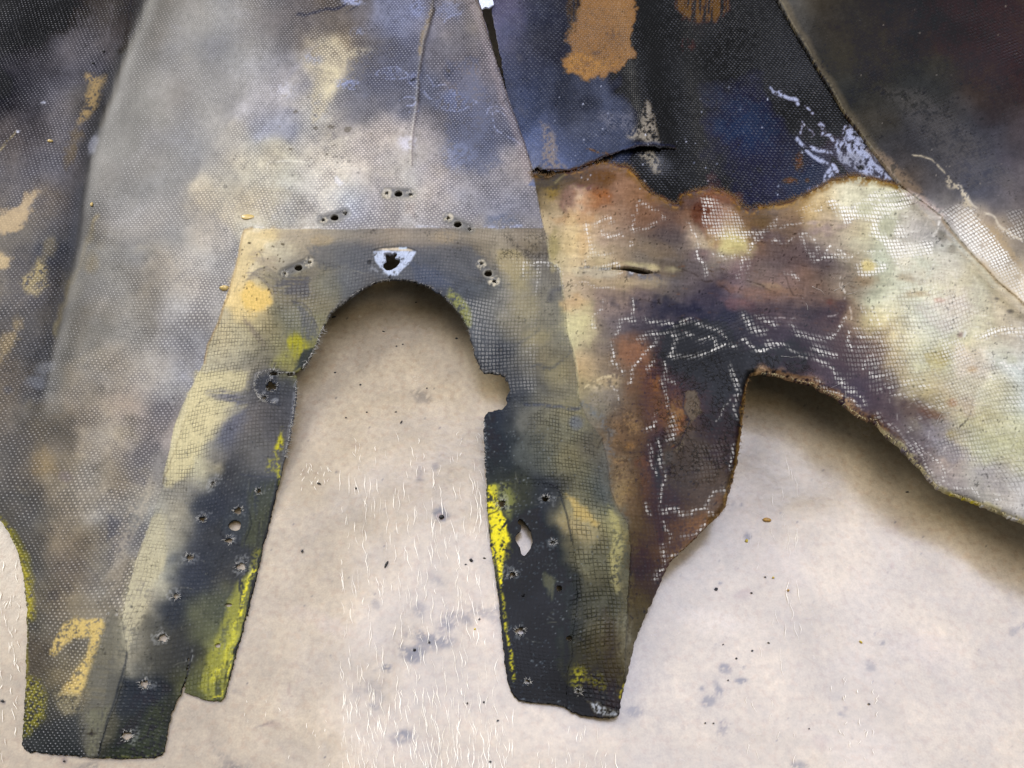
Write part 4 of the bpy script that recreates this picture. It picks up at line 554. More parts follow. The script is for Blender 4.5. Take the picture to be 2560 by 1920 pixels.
for k in range(150):
    x, y = R.uniform(1440,1850), R.uniform(520,740)
    if inside(np.array([x]), np.array([y]), P_BURN)[0]:
        l = R.uniform(4,16); stroke([(x, y), (x+l, y+l*.15+R.uniform(-2,2))], 1.1, R.choice([(28,22,20),(40,26,20),(96,60,34)]), .6, .9, 1.5, .2)
for k in range(260):
    x, y = R.uniform(1880,2212), R.uniform(440,1110)
    if inside(np.array([x]), np.array([y]), P_BURN)[0]:
        an = R.choice([1.2, -1.1, .2])+R.uniform(-.6,.6); l = R.uniform(4,18); stroke([(x, y), (x+l*math.cos(an), y+l*math.sin(an))], 1.2, (228,224,206), R.uniform(.2,.6), .9, 1.5)
poly(Z(3,3, 1300,0, 2000,0, 1960,400, 1900,800, 1640,900, 1300,800, 1200,400), .8, 1, 14, 4, layer='crack'); poly(Z(2,3, 1200,1280, 2212,1350, 2212,1640, 1200,1640), .7, 1, 14, 4, layer='crack')
poly(Z(2,3, 0,380, 420,360, 420,600, 0,600), .6, 1, 10, 3, layer='crack'); poly(Z(2,4, 0,1300, 500,1400, 700,1560, 100,1480), .7, 1, 10, 4, layer='crack'); poly(Z(3,3, 850,250, 1200,250, 1200,900, 900,900), .35, 1, 10, 4, layer='crack')
poly(Z(3,3, 900,300, 1300,60, 1500,60, 1850,300, 1800,900, 1500,1250, 1350,1500, 1100,1500, 980,900), (56,42,30), .34, 30, 5)
# torn rim of the burnt sheet: blond glass and resin
RIMPTS = Z(3,3, 1700,1180, 1770,1120, 1815,1060, 1840,950, 1870,850, 1910,700, 1930,560, 1940,440, 1970,230, 1975,120, 2000,50)+Z(3,4, 50,20, 120,5, 250,20, 340,50, 430,70, 540,90, 620,150, 700,175, 750,210, 830,290, 900,340, 980,382, 1010,370, 1050,400, 1080,450, 1150,520, 1240,590, 1330,690, 1400,760, 1460,830, 1520,905, 1600,950, 1780,1010, 1950,1080, 2100,1140, 2212,1185)
stroke(RIMPTS[:13], 7, (140,106,56), .85, 3, 2, .15); stroke(RIMPTS[12:26], 20, (178,140,96), .8, 8, 3, .12); stroke(RIMPTS[24:38], 13, (206,194,140), .85, 4, 3, .15); stroke(RIMPTS[34:], 6, (150,140,90), .7, 3, 2, .3)
stroke([(x+6, y-9) for x, y in RIMPTS[12:28]], 5, (96,64,36), .6, 3, 3, .3)
stroke(Z(3,4, 1600,960, 1720,990, 1860,1040), 4, (200,180,30), .8, 1.5, .8)
stroke(Z(3,3, 1380,1470, 1500,1380, 1600,1290, 1700,1180), 5, (120,92,52), .6, 3, 3, .3)
for k in range(420):
    x, y = R.uniform(180,1380), R.uniform(500,1640)
    if not inside(np.array([x]), np.array([y]), P_PATCH)[0]: continue
    an = R.choice([1.75 if x < 700 else 1.45, .1])+R.gauss(0,.25); l = R.uniform(5,30); stroke([(x, y), (x+l*math.cos(an), y+l*math.sin(an))], R.uniform(.7,1.5), R.choice([(38,42,52),(60,62,66),(150,148,140),(176,168,138)]), R.uniform(.15,.5), .9, 1.6)
FIB = fnoise(9, .9, .12, seed=77); FIB2 = fnoise(1.0, 8, .1, seed=78)
C[M_BURN] *= (1+.028*FIB+.016*FIB2+.03*N1)[M_BURN][:, None]
C[~M_BURN] *= (1+.028*N1)[~M_BURN][:, None]
spk = (N1+.5*N2 > 2.1) & M_BURN; C[spk] *= .62
spk = (N1+.5*N3b > 2.3) & ~M_BURN; C[spk] *= .72
XR = np.clip((gx-1780)/250, 0, 1)[None, :, None]; C[:] = C*(1-.15*XR*M_BURN[..., None]); WM = (M_SKIN & ~M_DARK & ~M_PANEL & ~M_BURN)[..., None]*np.clip((gy-250)/300, 0, 1)[:, None, None]; C[:] = C*(1-WM*np.array([.0, .01, .055], np.float32)); C[:] = np.clip(C, 6, 245)  # XR: right burnt area painted darker against the lamp light
# arch rim: dark bitten edge with pale fibre ends
ARCH = Z(2,2, 370,1440, 420,1370, 470,1270, 500,1190, 540,1100, 600,1000, 680,930, 760,870, 850,810, 950,760, 1050,740, 1150,740, 1280,765, 1380,800, 1470,860, 1550,940, 1620,1030, 1670,1120, 1700,1230, 1740,1360, 1780,1450, 1900,1480, 1970,1500)
stroke(ARCH, 5, (34,32,30), .85, 2, 1.5, .1); stroke(ARCH, 3, (156,150,138), .6, 1.2, 2.5, .55, 's')
stroke(Z(3,2, 320,60, 315,200, 290,350, 265,520, 230,680, 200,850), 7, (128,130,132), .55, 2, 2, .5, 's'); stroke(Z(3,2, 1800,360, 1805,560, 1820,800), 5, (120,124,128), .6, 1.5, 2, .5, 's')
stroke(Z(3,1, 2200,850, 2120,1220, 2065,1420)+Z(4,1, 2030,130, 1900,620, 1780,1090), 4, (22,26,28), .8, 1.5, 1)
stroke(Z(2,2, 0,1480, 60,1470, 130,1450, 180,1475, 320,1475), 4, (40,40,42), .85, 1.5, 2); stroke(Z(2,2, 0,1485, 100,1460, 180,1490, 300,1490), 2.4, (180,176,168), .6, 1.2, 2.5, .4)

# ------------------------------------------------------------------ shape of the moulding (mm above the paper)
HP = """-400 -500 95;-300 -100 72;0 0 56;0 300 38;0 600 21;0 900 11;0 1120 6;330 0 40;240 210 29;172 520 17;125 730 12;450 0 50;450 300 37;450 600 25;350 900 11;250 1200 3;60 1300 2.5;60 1600 .9;200 1630 .8;350 1620 .7;480 1500 .7;400 1300 .8;480 1200 1.0;600 1050 2;640 830 9;560 860 9;840 610 22;840 450 29;890 0 52;890 200 42;1000 700 18;1090 830 12;1050 1000 6;1060 1200 1.8;1100 1480 .9;1230 1530 1.2;1340 1540 4;1380 1360 8;1440 1230 12;1570 1090 17;1250 900 15;1250 1200 5;1600 900 23;1630 800 25;1800 850 25;2020 1050 21;2212 1130 22;1150 400 31;1200 650 22;1100 0 49;1500 0 47;1690 0 53;1500 300 34;1600 600 30;1900 400 41;2212 0 74;2212 400 54;2212 700 45;1950 700 36;2640 -560 110;2640 1200 34;1000 -560 75;-420 900 22;2640 300 80"""
T = np.array([[float(q) for q in r.split()] for r in HP.split(';')])
P0 = T[:, :2]/1000.; n = len(T)
def tps(r2): return np.where(r2 > 1e-12, r2*np.log(r2+1e-12)*.5, 0)
A = np.zeros((n+3, n+3)); A[:n, :n] = tps(((P0[:, None]-P0[None])**2).sum(-1))+np.eye(n)*2e-3
A[:n, n] = 1; A[:n, n+1:] = P0; A[n, :n] = 1; A[n+1:, :n] = P0.T
wts = np.linalg.solve(A, np.concatenate([T[:, 2], np.zeros(3)]))
HX0, HY0, HS = -460.0, -600.0, 16.0
hx = np.arange(HX0, 2720, HS); hy = np.arange(HY0, 1800, HS)
HXX, HYY = np.meshgrid(hx/1000., hy/1000.)
HL = wts[n]+wts[n+1]*HXX+wts[n+2]*HYY
for i in range(n): HL += wts[i]*tps((HXX-P0[i, 0])**2+(HYY-P0[i, 1])**2)
def H(x, y):
    fx = np.clip((x-HX0)/HS, 0, len(hx)-1.01); fy = np.clip((y-HY0)/HS, 0, len(hy)-1.01)
    ix = fx.astype(int); iy = fy.astype(int); fx = fx-ix; fy = fy-iy
    # smooth bilinear of the fine lattice
    return np.maximum(.7, (HL[iy, ix]*(1-fx)+HL[iy, ix+1]*fx)*(1-fy)+(HL[iy+1, ix]*(1-fx)+HL[iy+1, ix+1]*fx)*fy)
def relief(x, y):
    """folds, seams and dents, mm"""
    z = np.zeros(x.shape)
    z -= 2.9*np.exp(-(segdist(x, y, CREASE, False)/42)**2)
    d = segdist(x, y, SEAM, False); z += 0.5*np.exp(-(d/5)**2)
    z += 2.2*np.exp(-(segdist(x, y, [(1350,-60),(1395,200),(1425,330)], False)/34)**2)-1.8*np.exp(-(segdist(x, y, [(1440,-60),(1470,200),(1500,400)], False)/45)**2)
    z += 1.4*np.exp(-(segdist(x, y, [(p[0], p[1]) for p in RIDGE], False)/22)**2)
    z += 0.8*np.exp(-(segdist(x, y, Z(2,4, 1300,80, 1700,520, 2180,1000), False)/14)**2)
    z += 0.8*np.exp(-(segdist(x, y, Z(2,3, 700,650, 870,655, 1265,690, 1400,720), False)/14)**2)
    z += 0.9*np.exp(-(((x-845)/32)**2+((y-552)/16)**2))
    z += 0.07*sample(N4, x, y)+0.012*sample(N3, x, y)+.35*sample(N5, x, y)
    return z

# ------------------------------------------------------------------ mesh builder: a sheet cut along its outline, with a rim of real thickness
def axis(a, b, lo, hi, step, cap=11):
    inner = list(np.arange(lo, hi+.01, step)); l = []; r = []
    s = step; v = lo
    while v > a: s *= 1.12; v -= min(s, cap); l.append(v)
    s = step; v = inner[-1]
    while v < b: s *= 1.12; v += min(s, cap); r.append(v)
    return np.array(l[::-1]+inner+r)
STEP = 2.0
AX = axis(-400, 2600, -12, 2224, STEP); AY = axis(-540, 1680, -12, 1652, STEP)

def new_mesh(name, V, F, mat, parent=None, smooth=True):
    V = np.asarray(V, np.float32); F = np.asarray(F, np.int32)
    me = bpy.data.meshes.new(name); k = F.shape[1]
    me.vertices.add(len(V)); me.vertices.foreach_set('co', V.ravel())
    me.loops.add(F.size); me.loops.foreach_set('vertex_index', F.ravel())
    me.polygons.add(len(F)); me.polygons.foreach_set('loop_start', np.arange(0, F.size, k, dtype=np.int32)); me.polygons.foreach_set('loop_total', np.full(len(F), k, np.int32))
    me.update(calc_edges=True)
    me.polygons.foreach_set('use_smooth', np.full(len(F), smooth))
    me.materials.append(mat)
    o = bpy.data.objects.new(name, me); COL.objects.link(o)
    if parent: o.parent = parent
    return o

def s2l(c):
    c = np.clip(c/255., 0, 1); return np.where(c <= .04045, c/12.92, ((c+.055)/1.055)**2.4)

CAL = (1.06, .022)
def sheet(name, polyg, mat, parent, off=0.0, thick=1.6, extra=None, rough=1.2, holes=True, hfun=None, pitch=1.20, rot=0.0, clip=True):
    P = np.array(polyg)
    ix0 = max(np.searchsorted(AX, P[:, 0].min()-8)-1, 0); ix1 = min(np.searchsorted(AX, P[:, 0].max()+8)+1, len(AX))
    iy0 = max(np.searchsorted(AY, P[:, 1].min()-8)-1, 0); iy1 = min(np.searchsorted(AY, P[:, 1].max()+8)+1, len(AY))
    X, Y = np.meshgrid(AX[ix0:ix1], AY[iy0:iy1])
    def field(X, Y):
        d = sdf(X, Y, polyg).astype(np.float64)
        if clip: d = np.maximum(d, sdf_out(X, Y))
        infr = (X > -20) & (X < 2230) & (Y > -20) & (Y < 1690)
        d = d+rough*(0.55*sample(N1, X, Y)+.5*sample(N2, X, Y))*infr
        if holes:
            d = np.maximum(d, holefield(X, Y))
        return d
    d = field(X, Y)
    e = 0.6
    LX, LY = np.meshgrid(np.gradient(AX)[ix0:ix1], np.gradient(AY)[iy0:iy1]); loc = np.maximum(LX, LY)*1.06
    near = np.abs(d) < 2.25*loc
    gxn = np.zeros(d.shape); gyn = np.zeros(d.shape)
    xs, ys = X[near], Y[near]
    for it in range(2):
        dd = field(xs, ys); gx_ = (field(xs+e, ys)-field(xs-e, ys))/(2*e); gy_ = (field(xs, ys+e)-field(xs, ys-e))/(2*e)
        g2 = np.maximum(gx_**2+gy_**2, .3)
        sel = (X[near]*0 + 1) * ((d[near] > -0.35*loc[near]) & (d[near] < 1.45*loc[near]+.3))
        lim = 1.5*loc[near]; mx = np.clip(-dd*gx_/g2, -lim, lim)*sel; my = np.clip(-dd*gy_/g2, -lim, lim)*sel
        xs = xs+mx; ys = ys+my
    Xn, Yn = X.copy(), Y.copy(); Xn[near] = xs; Yn[near] = ys
    ins = d < 0; ok = d < 1.45*loc+.3
    c_in = ins[:-1, :-1] | ins[1:, :-1] | ins[:-1, 1:] | ins[1:, 1:]
    c_ok = ok[:-1, :-1] & ok[1:, :-1] & ok[:-1, 1:] & ok[1:, 1:]
    cell = c_in & c_ok
    h, w_ = X.shape; idx = np.arange(h*w_).reshape(h, w_)
    q = np.stack([idx[1:, :-1][cell], idx[1:, 1:][cell], idx[:-1, 1:][cell], idx[:-1, :-1][cell]], 1)
    used, inv = np.unique(q.ravel(), return_inverse=True); F = inv.reshape(-1, 4)
    x = Xn.ravel()[used]; y = Yn.ravel()[used]
    z = (H(x, y)+relief(x, y)+off+sample(LAY['lift'], x, y))
    if hfun is not None: z = z+hfun(x, y)
    V = place(x, y, z/1000.)
    # boundary edges -> rim
    E = np.concatenate([F[:, [0, 1]], F[:, [1, 2]], F[:, [2, 3]], F[:, [3, 0]]])
    key = np.sort(E, 1); key = key[:, 0].astype(np.int64)*len(x)+key[:, 1]
    u, first, cnt = np.unique(key, return_index=True, return_counts=True)
    BE = E[first[cnt == 1]]
    bv, binv = np.unique(BE.ravel(), return_inverse=True); bi = binv.reshape(-1, 2)
    n0 = len(V)
    LV = V[bv].copy(); LV[:, 2] -= thick/1000.; LV[:, 2] = np.maximum(LV[:, 2], 0.0002)
    F2 = np.stack([BE[:, 1], BE[:, 0], n0+bi[:, 0], n0+bi[:, 1]], 1)
    Vt = np.concatenate([V, LV]); Ft = np.concatenate([F, F2])
    o = new_mesh(name, Vt, Ft, mat, parent)
    me = o.data
    xa = np.concatenate([x, x[bv]]); ya = np.concatenate([y, y[bv]])
    col = np.clip(s2l(sample(C, xa, ya))*CAL[0]-CAL[1], .0015, .9)
    N = len(xa)
    def attr(nm, arr):
        a = me.attributes.new(nm, 'FLOAT_COLOR', 'POINT'); a.data.foreach_set('color', np.asarray(arr, np.float32).ravel())
    attr('BaseTint', np.concatenate([col, np.ones((N, 1))], 1))
    L = {k: sample(v, xa, ya) for k, v in LAY.items()}
    attr('WeaveMask', np.stack([np.clip(L['weave'], 0, 1), np.clip(L['white'], 0, 1), np.clip(L['dark'], 0, 1), np.ones(N)], 1))
    attr('WearMask', np.stack([np.clip(L['rough'], .1, .9), np.clip(L['crack'], 0, 1), np.clip(L['cross'], 0, 1), np.ones(N)], 1))
    # thread coordinates: the cloth's own count of yarns, drifting a little as draped cloth does
    c, s = math.cos(rot), math.sin(rot)
    xr = (xa-1106)*c+(ya-800)*s+1106; yr = -(xa-1106)*s+(ya-800)*c+800
    yc = np.clip(yr, -1200, 2600)
    uu = (xr-1106)/((3.7+.00140*yc)*pitch); vv = np.log(3.7+.00140*yc)/.00175/(pitch*.88)
    uu = uu+1.3*sample(N5, xa, ya)+.10*sample(N4, xa, ya); vv = vv+1.3*sample(fN5, xa, ya)+.10*sample(N4b, xa, ya)
    attr('Thread', np.stack([uu, vv, np.zeros(N), np.ones(N)], 1))
    return o
fN5 = fnoise(70, seed=55)
def sdf_out(X, Y): return sdf(X, Y, OUT)
def holefield(X, Y):
    r = np.full(X.shape, -1e3)
    for hx_, hy_, a, b, ro in HOLES:
        m = (np.abs(X-hx_) < 26) & (np.abs(Y-hy_) < 26)
        if not m.any(): continue
        xs, ys = X[m], Y[m]; an = np.arctan2(ys-hy_, xs-hx_)
        k = 1+.10*ro*np.sin(3*an+hx_)+.07*ro*np.sin(5*an+hy_)+.05*ro*np.sin(8*an+hx_*2)
        dd = (np.sqrt(((xs-hx_)/a)**2+((ys-hy_)/b)**2)-k)*min(a, b)
        r[m] = np.maximum(r[m], -dd)
    for p in HPOLY:
        P = np.array(p); m = (X > P[:, 0].min()-14) & (X < P[:, 0].max()+14) & (Y > P[:, 1].min()-14) & (Y < P[:, 1].max()+14)
        if m.any(): r[m] = np.maximum(r[m], -sdf(X[m], Y[m], p))
    return r

# ------------------------------------------------------------------ materials
def nodes(name):
    m = bpy.data.materials.new(name); m.use_nodes = True; nt = m.node_tree
    return m, nt, nt.nodes["Principled BSDF"]
class NB:
    def __init__(s, nt): s.nt = nt
    def n(s, t, **k):
        o = s.nt.nodes.new(t)
        for a, b in k.items(): setattr(o, a, b)
        return o
    def link(s, a, b): s.nt.links.new(a, b)
    def m(s, op, a, b=None, clamp=False):
        o = s.n('ShaderNodeMath', operation=op, use_clamp=clamp)
        for i, v in enumerate((a, b)):
            if v is None: continue
            if isinstance(v, (int, float)): o.inputs[i].default_value = v
            else: s.link(v, o.inputs[i])
        return o.outputs[0]
    def mix(s, f, a, b, bt='MIX'):
        o = s.n('ShaderNodeMix', data_type='RGBA', blend_type=bt)
        for sock, v in ((o.inputs[0], f), (o.inputs[6], a), (o.inputs[7], b)):
            if isinstance(v, (int, float)): sock.default_value = v
            elif isinstance(v, tuple): sock.default_value = v
            else: s.link(v, sock)
        return o.outputs[2]
    def smooth(s, v, lo, hi):
        o = s.n('ShaderNodeMapRange', interpolation_type='SMOOTHSTEP'); s.link(v, o.inputs[0]); o.inputs[1].default_value = lo; o.inputs[2].default_value = hi
        return o.outputs[0]

def laminate(name, spec=0.5, bump=0.00035, alt=.8):
    m, nt, bs = nodes(name); b = NB(nt)
    st = b.n('ShaderNodeAttribute', attribute_name='BaseTint'); wm = b.n('ShaderNodeAttribute', attribute_name='WeaveMask'); wr = b.n('ShaderNodeAttribute', attribute_name='WearMask'); th = b.n('ShaderNodeAttribute', attribute_name='Thread')
    def sep(x):
        o = b.n('ShaderNodeSeparateXYZ'); b.link(x, o.inputs[0]); return o.outputs
    W = sep(wm.outputs['Vector']); Q = sep(wr.outputs['Vector']); T_ = sep(th.outputs['Vector'])
    nz = b.n('ShaderNodeTexNoise'); nz.inputs['Scale'].default_value = 0.35; nz.inputs['Detail'].default_value = 3; b.link(th.outputs['Vector'], nz.inputs['Vector'])
    nf = b.n('ShaderNodeTexNoise'); nf.inputs['Scale'].default_value = 1.7; nf.inputs['Detail'].default_value = 4; b.link(th.outputs['Vector'], nf.inputs['Vector'])
    u = b.m('ADD', T_[0], b.m('MULTIPLY', b.m('SUBTRACT', nz.outputs['Fac'], .5), .35)); v = b.m('ADD', T_[1], b.m('MULTIPLY', b.m('SUBTRACT', nf.outputs['Fac'], .5), .22))
    su = b.m('SINE', b.m('MULTIPLY', u, math.pi)); sv = b.m('SINE', b.m('MULTIPLY', v, math.pi))
    au = b.m('ABSOLUTE', su); av = b.m('ABSOLUTE', sv)
    par = b.smooth(b.m('MULTIPLY', b.m('SIGN', su), b.m('SIGN', sv)), -.2, .2)
    ka = b.m('MULTIPLY', b.m('POWER', au, .45), b.m('POWER', av, 1.3)); kb = b.m('MULTIPLY', b.m('POWER', au, 1.3), b.m('POWER', av, .45))
    mk = b.n('ShaderNodeMix', data_type='FLOAT'); b.link(par, mk.inputs[0]); b.link(ka, mk.inputs[2]); b.link(b.m('MULTIPLY', kb, alt), mk.inputs[3]); kn = mk.outputs[0]
    gap = b.m('SUBTRACT', 1, b.smooth(kn, .02, .55))
    cross = b.m('SUBTRACT', 1, b.m('MINIMUM', b.smooth(au, .0, .36), b.smooth(av, .0, .36)))
    cross = b.m('MULTIPLY', cross, b.smooth(nz.outputs['Fac'], .36, .58))
    nl = b.n('ShaderNodeTexNoise'); nl.inputs['Scale'].default_value = .06; nl.inputs['Detail'].default_value = 4; nl.inputs['Roughness'].default_value = .65; b.link(th.outputs['Vector'], nl.inputs['Vector'])
    fill = b.m('ADD', .30, b.m('MULTIPLY', b.smooth(nl.outputs['Fac'], .34, .62), .85))      # how far resin fills the cloth
    # colour
    c = b.mix(b.m('MULTIPLY', b.m('MULTIPLY', gap, W[2]), fill, True), st.outputs['Color'], b.mix(1.0, st.outputs['Color'], (.30, .30, .36, 1), 'MULTIPLY'))
    c = b.mix(b.m('MULTIPLY', b.m('MULTIPLY', cross, Q[2]), .85, True), c, b.mix(1.0, c, (.22, .24, .32, 1), 'MULTIPLY'))
    hi = b.m('MULTIPLY', b.smooth(kn, .60, .92), b.m('MULTIPLY', b.m('MULTIPLY', W[2], .62), fill)); c = b.mix(b.m('MULTIPLY', hi, b.smooth(nf.outputs['Fac'], .35, .6), True), c, b.mix(.55, c, (.74, .73, .72, 1)))  # glints on the thread tops, mixed into the colour
    # dry glass bundles showing white through the resin
    wn = b.m('ADD', kn, b.m('MULTIPLY', b.m('SUBTRACT', nf.outputs['Fac'], .5), .9)); wf = b.m('MULTIPLY', b.smooth(wn, .30, .52), W[1]); wf = b.m('MULTIPLY', wf, b.m('MULTIPLY', b.smooth(nz.outputs['Fac'], .30, .46), fill), True)
    c = b.mix(wf, c, (.68, .655, .58, 1))
    vo = b.n('ShaderNodeTexVoronoi', feature='DISTANCE_TO_EDGE'); vo.inputs['Scale'].default_value = .75; vo.inputs['Randomness'].default_value = 1
    wv = b.n('ShaderNodeVectorMath', operation='ADD'); b.link(th.outputs['Vector'], wv.inputs[0]); sc_ = b.n('ShaderNodeVectorMath', operation='SCALE'); b.link(nf.outputs['Color'], sc_.inputs[0]); sc_.inputs[3].default_value = 1.6; b.link(sc_.outputs[0], wv.inputs[1]); b.link(wv.outputs[0], vo.inputs['Vector'])
    ck = b.m('MULTIPLY', b.m('SUBTRACT', 1, b.smooth(vo.outputs['Distance'], .015, .09)), b.smooth(nz.outputs['Fac'], .40, .6)); ck = b.m('MULTIPLY', ck, Q[1], True)
    c = b.mix(ck, c, (.008, .007, .006, 1))
    # grime grain
    ng = b.n('ShaderNodeTexNoise'); ng.inputs['Scale'].default_value = 2600; ng.inputs['Detail'].default_value = 3; geo = b.n('ShaderNodeTexCoord'); b.link(geo.outputs['Object'], ng.inputs['Vector'])
    gr = b.m('ADD', .80, b.m('MULTIPLY', ng.outputs['Fac'], .40)); cg = b.n('ShaderNodeCombineColor'); [b.link(gr, cg.inputs[i]) for i in range(3)]
    c = b.mix(1.0, c, cg.outputs[0], 'MULTIPLY')
    b.link(c, bs.inputs['Base Color'])
    hgt = b.m('ADD', b.m('MULTIPLY', kn, b.m('MULTIPLY', W[0], b.m('ADD', .35, b.smooth(nz.outputs['Fac'], .35, .65)))), b.m('MULTIPLY', ng.outputs['Fac'], .012)); hgt = b.m('SUBTRACT', hgt, b.m('MULTIPLY', ck, .5)); hgt = b.m('ADD', hgt, b.m('MULTIPLY', wf, .25)); hgt = b.m('SUBTRACT', hgt, b.m('MULTIPLY', b.m('MULTIPLY', cross, Q[2]), .3))
    bp = b.n('ShaderNodeBump'); bp.inputs['Strength'].default_value = 1.0; bp.inputs['Distance'].default_value = bump; b.link(hgt, bp.inputs['Height']); b.link(bp.outputs[0], bs.inputs['Normal'])
    b.link(b.m('ADD', Q[0], b.m('MULTIPLY', b.m('SUBTRACT', ng.outputs['Fac'], .5), .06), True), bs.inputs['Roughness'])
    bs.inputs['Specular IOR Level'].default_value = spec
    return m
M_LAM = laminate('resin_soaked_glass_cloth', .16)
M_DPLY = laminate('scorched_dark_cloth', .26, .0003, .3)
M_SKN = laminate('smoked_glass_cloth', .19, .00008, .30)
M_BRN = laminate('burnt_translucent_laminate', .14, .00025)

def plain(name, col, rough=.5, noise=.25, scale=900, spec=.5, coat=0, trans=0):
    m, nt, bs = nodes(name); b = NB(nt)
    ng = b.n('ShaderNodeTexNoise'); ng.inputs['Scale'].default_value = scale; ng.inputs['Detail'].default_value = 4; g = b.n('ShaderNodeTexCoord'); b.link(g.outputs['Object'], ng.inputs['Vector'])
    k = tuple(s2l(np.array(col, float)))+(1,); dk = tuple(s2l(np.array(col, float)*(1-noise)))+(1,)
    b.link(b.mix(b.smooth(ng.outputs['Fac'], .35, .65), dk, k), bs.inputs['Base Color'])
    bs.inputs['Roughness'].default_value = rough; bs.inputs['Specular IOR Level'].default_value = spec; bs.inputs['Coat Weight'].default_value = coat
    if trans: bs.inputs['Transmission Weight'].default_value = trans
    return m
M_AMBER = plain('amber_resin', (208,180,108), .25, .10, 500, .5, .2)
M_FIB = plain('loose_glass_fibre', (206,202,190), .4); M_BFIB = plain('singed_fibre', (132,98,48), .5); M_DFIB = plain('sooty_fibre', (58,56,54), .5)
M_CRUMB = plain('black_char_crumb', (26,24,22), .6, .5, 3000); M_YCR = plain('yellow_paint_flake', (214,186,40), .4, .2, 2000); M_TCR = plain('tan_resin_flake', (184,140,62), .35, .2, 2000)
M_WCHIP = plain('chalk_white_chip', (214,220,236), .5, .12, 900)

# paper under a clear, creased film
def paper_mat():
    m, nt, bs = nodes('kraft_paper_under_film'); b = NB(nt)
    st = b.n('ShaderNodeAttribute', attribute_name='BaseTint'); g = b.n('ShaderNodeTexCoord')
    def noise(s, d=4):
        o = b.n('ShaderNodeTexNoise'); o.inputs['Scale'].default_value = s; o.inputs['Detail'].default_value = d; b.link(g.outputs['Object'], o.inputs['Vector']); return o.outputs['Fac']
    n1, n2, n3 = noise(420, 5), noise(60, 5), noise(1500, 3)
    k = b.m('ADD', .36, b.m('ADD', b.m('MULTIPLY', n1, .62), b.m('ADD', b.m('MULTIPLY', n2, .16), b.m('MULTIPLY', n3, .50)))); cc = b.n('ShaderNodeCombineColor'); [b.link(k, cc.inputs[i]) for i in range(3)]
    c = b.mix(1.0, st.outputs['Color'], cc.outputs[0], 'MULTIPLY')
    c = b.mix(b.m('MULTIPLY', b.smooth(noise(380, 4), .48, .68), .42), c, b.mix(1.0, c, (.80, .66, .56, 1), 'MULTIPLY'))
    b.link(c, bs.inputs['Base Color'])
    bs.inputs['Roughness'].default_value = .55; bs.inputs['Specular IOR Level'].default_value = .35
    bs.inputs['Coat Weight'].default_value = 1.0; b.link(b.m('ADD', .13, b.m('MULTIPLY', n2, .22)), bs.inputs['Coat Roughness']); bs.inputs['Coat IOR'].default_value = 1.7
    bp = b.n('ShaderNodeBump'); bp.inputs['Distance'].default_value = .0006; bp.inputs['Strength'].default_value = .4; b.link(b.m('ADD', b.m('MULTIPLY', n2, .8), b.m('MULTIPLY', n1, .16)), bp.inputs['Height']); b.link(bp.outputs[0], bs.inputs['Normal']); b.link(bp.outputs[0], bs.inputs['Coat Normal'])
    return m
M_PAPER = paper_mat(); M_FILM = plain('film_crease', (250,242,220), .3, .05, 700, .4, .3)

# ------------------------------------------------------------------ the bench paper
G[:] = (160, 144, 115)
G *= (1+.025*N4+.03*N5+.015*N3)[..., None]
SO = (54, 43, 30)
for r, c, x, y, a, b_, al in [(4,2,1250,740,55,48,.75),(4,2,1330,640,90,50,.45),(4,2,1280,600,60,40,.35),(4,2,1500,520,60,50,.5),(4,2,1520,530,20,20,.6),(4,2,1500,640,60,20,.4),(4,2,1400,640,70,30,.45),(4,2,1650,480,60,30,.5),(4,2,1790,440,110,36,.35),(4,2,1880,410,60,30,.35),(4,2,1480,480,20,40,.4),(4,2,1230,790,40,30,.5),(4,2,1180,710,60,18,.35),
   (4,2,1035,880,36,26,.7),(4,2,940,890,30,20,.35),(4,2,1150,1420,60,44,.55),(4,2,1170,1385,26,20,.6),(4,2,930,1165,30,18,.45),(4,2,870,1030,90,60,.18),(4,2,1290,410,30,40,.35),(4,2,1420,190,70,40,.25),(4,2,950,370,30,30,.25),(3,2,1310,800,46,40,.45),(3,2,1310,850,26,20,.5),(3,2,1310,190,60,40,.3),(3,2,1465,1130,42,42,.8),(3,2,1415,750,20,20,.35),
   (4,3,1100,1200,44,44,.45),(4,3,1805,870,30,26,.6),(4,3,1940,970,30,16,.65),(4,3,1765,1040,20,36,.55),(4,3,1670,1130,40,28,.5),(4,3,1790,1340,40,36,.45),(4,3,1735,245,12,14,.8),(4,3,1770,200,20,18,.6),(4,3,1960,860,14,14,.6),(4,3,1625,1030,14,14,.5),(4,4,1100,670,24,16,.5),(4,4,1010,855,26,26,.45),(4,4,770,1240,40,18,.4),(4,4,800,1190,16,12,.4),
   (4,1,18,1130,16,12,.8),(4,1,1800,1640,100,60,.4),(4,1,1860,1060,60,20,.3),(4,1,2100,1310,90,12,.3),(4,4,420,1640,70,40,.5),(4,4,2190,540,60,22,.4),(3,4,30,1300,22,20,.7),(3,3,1990,1300,26,22,.7),(3,3,1940,1050,14,12,.6),(3,3,1870,1040,24,30,.35),(4,1,510,1600,16,12,.6),(4,1,700,1640,60,30,.35),(4,2,1185,1540,60,40,.0),(3,2,1700,1480,16,14,.8),(3,2,365,1415,9,12,.8),(3,2,635,790,12,12,.6)]:
    px, py = Z(r, c, x, y)[0]; blob(px, py, a*K*1.15, b_*K*1.15, SO, min(.92, al*1.25), R.uniform(-30,30), .7, .6, br=.12, layer='G')
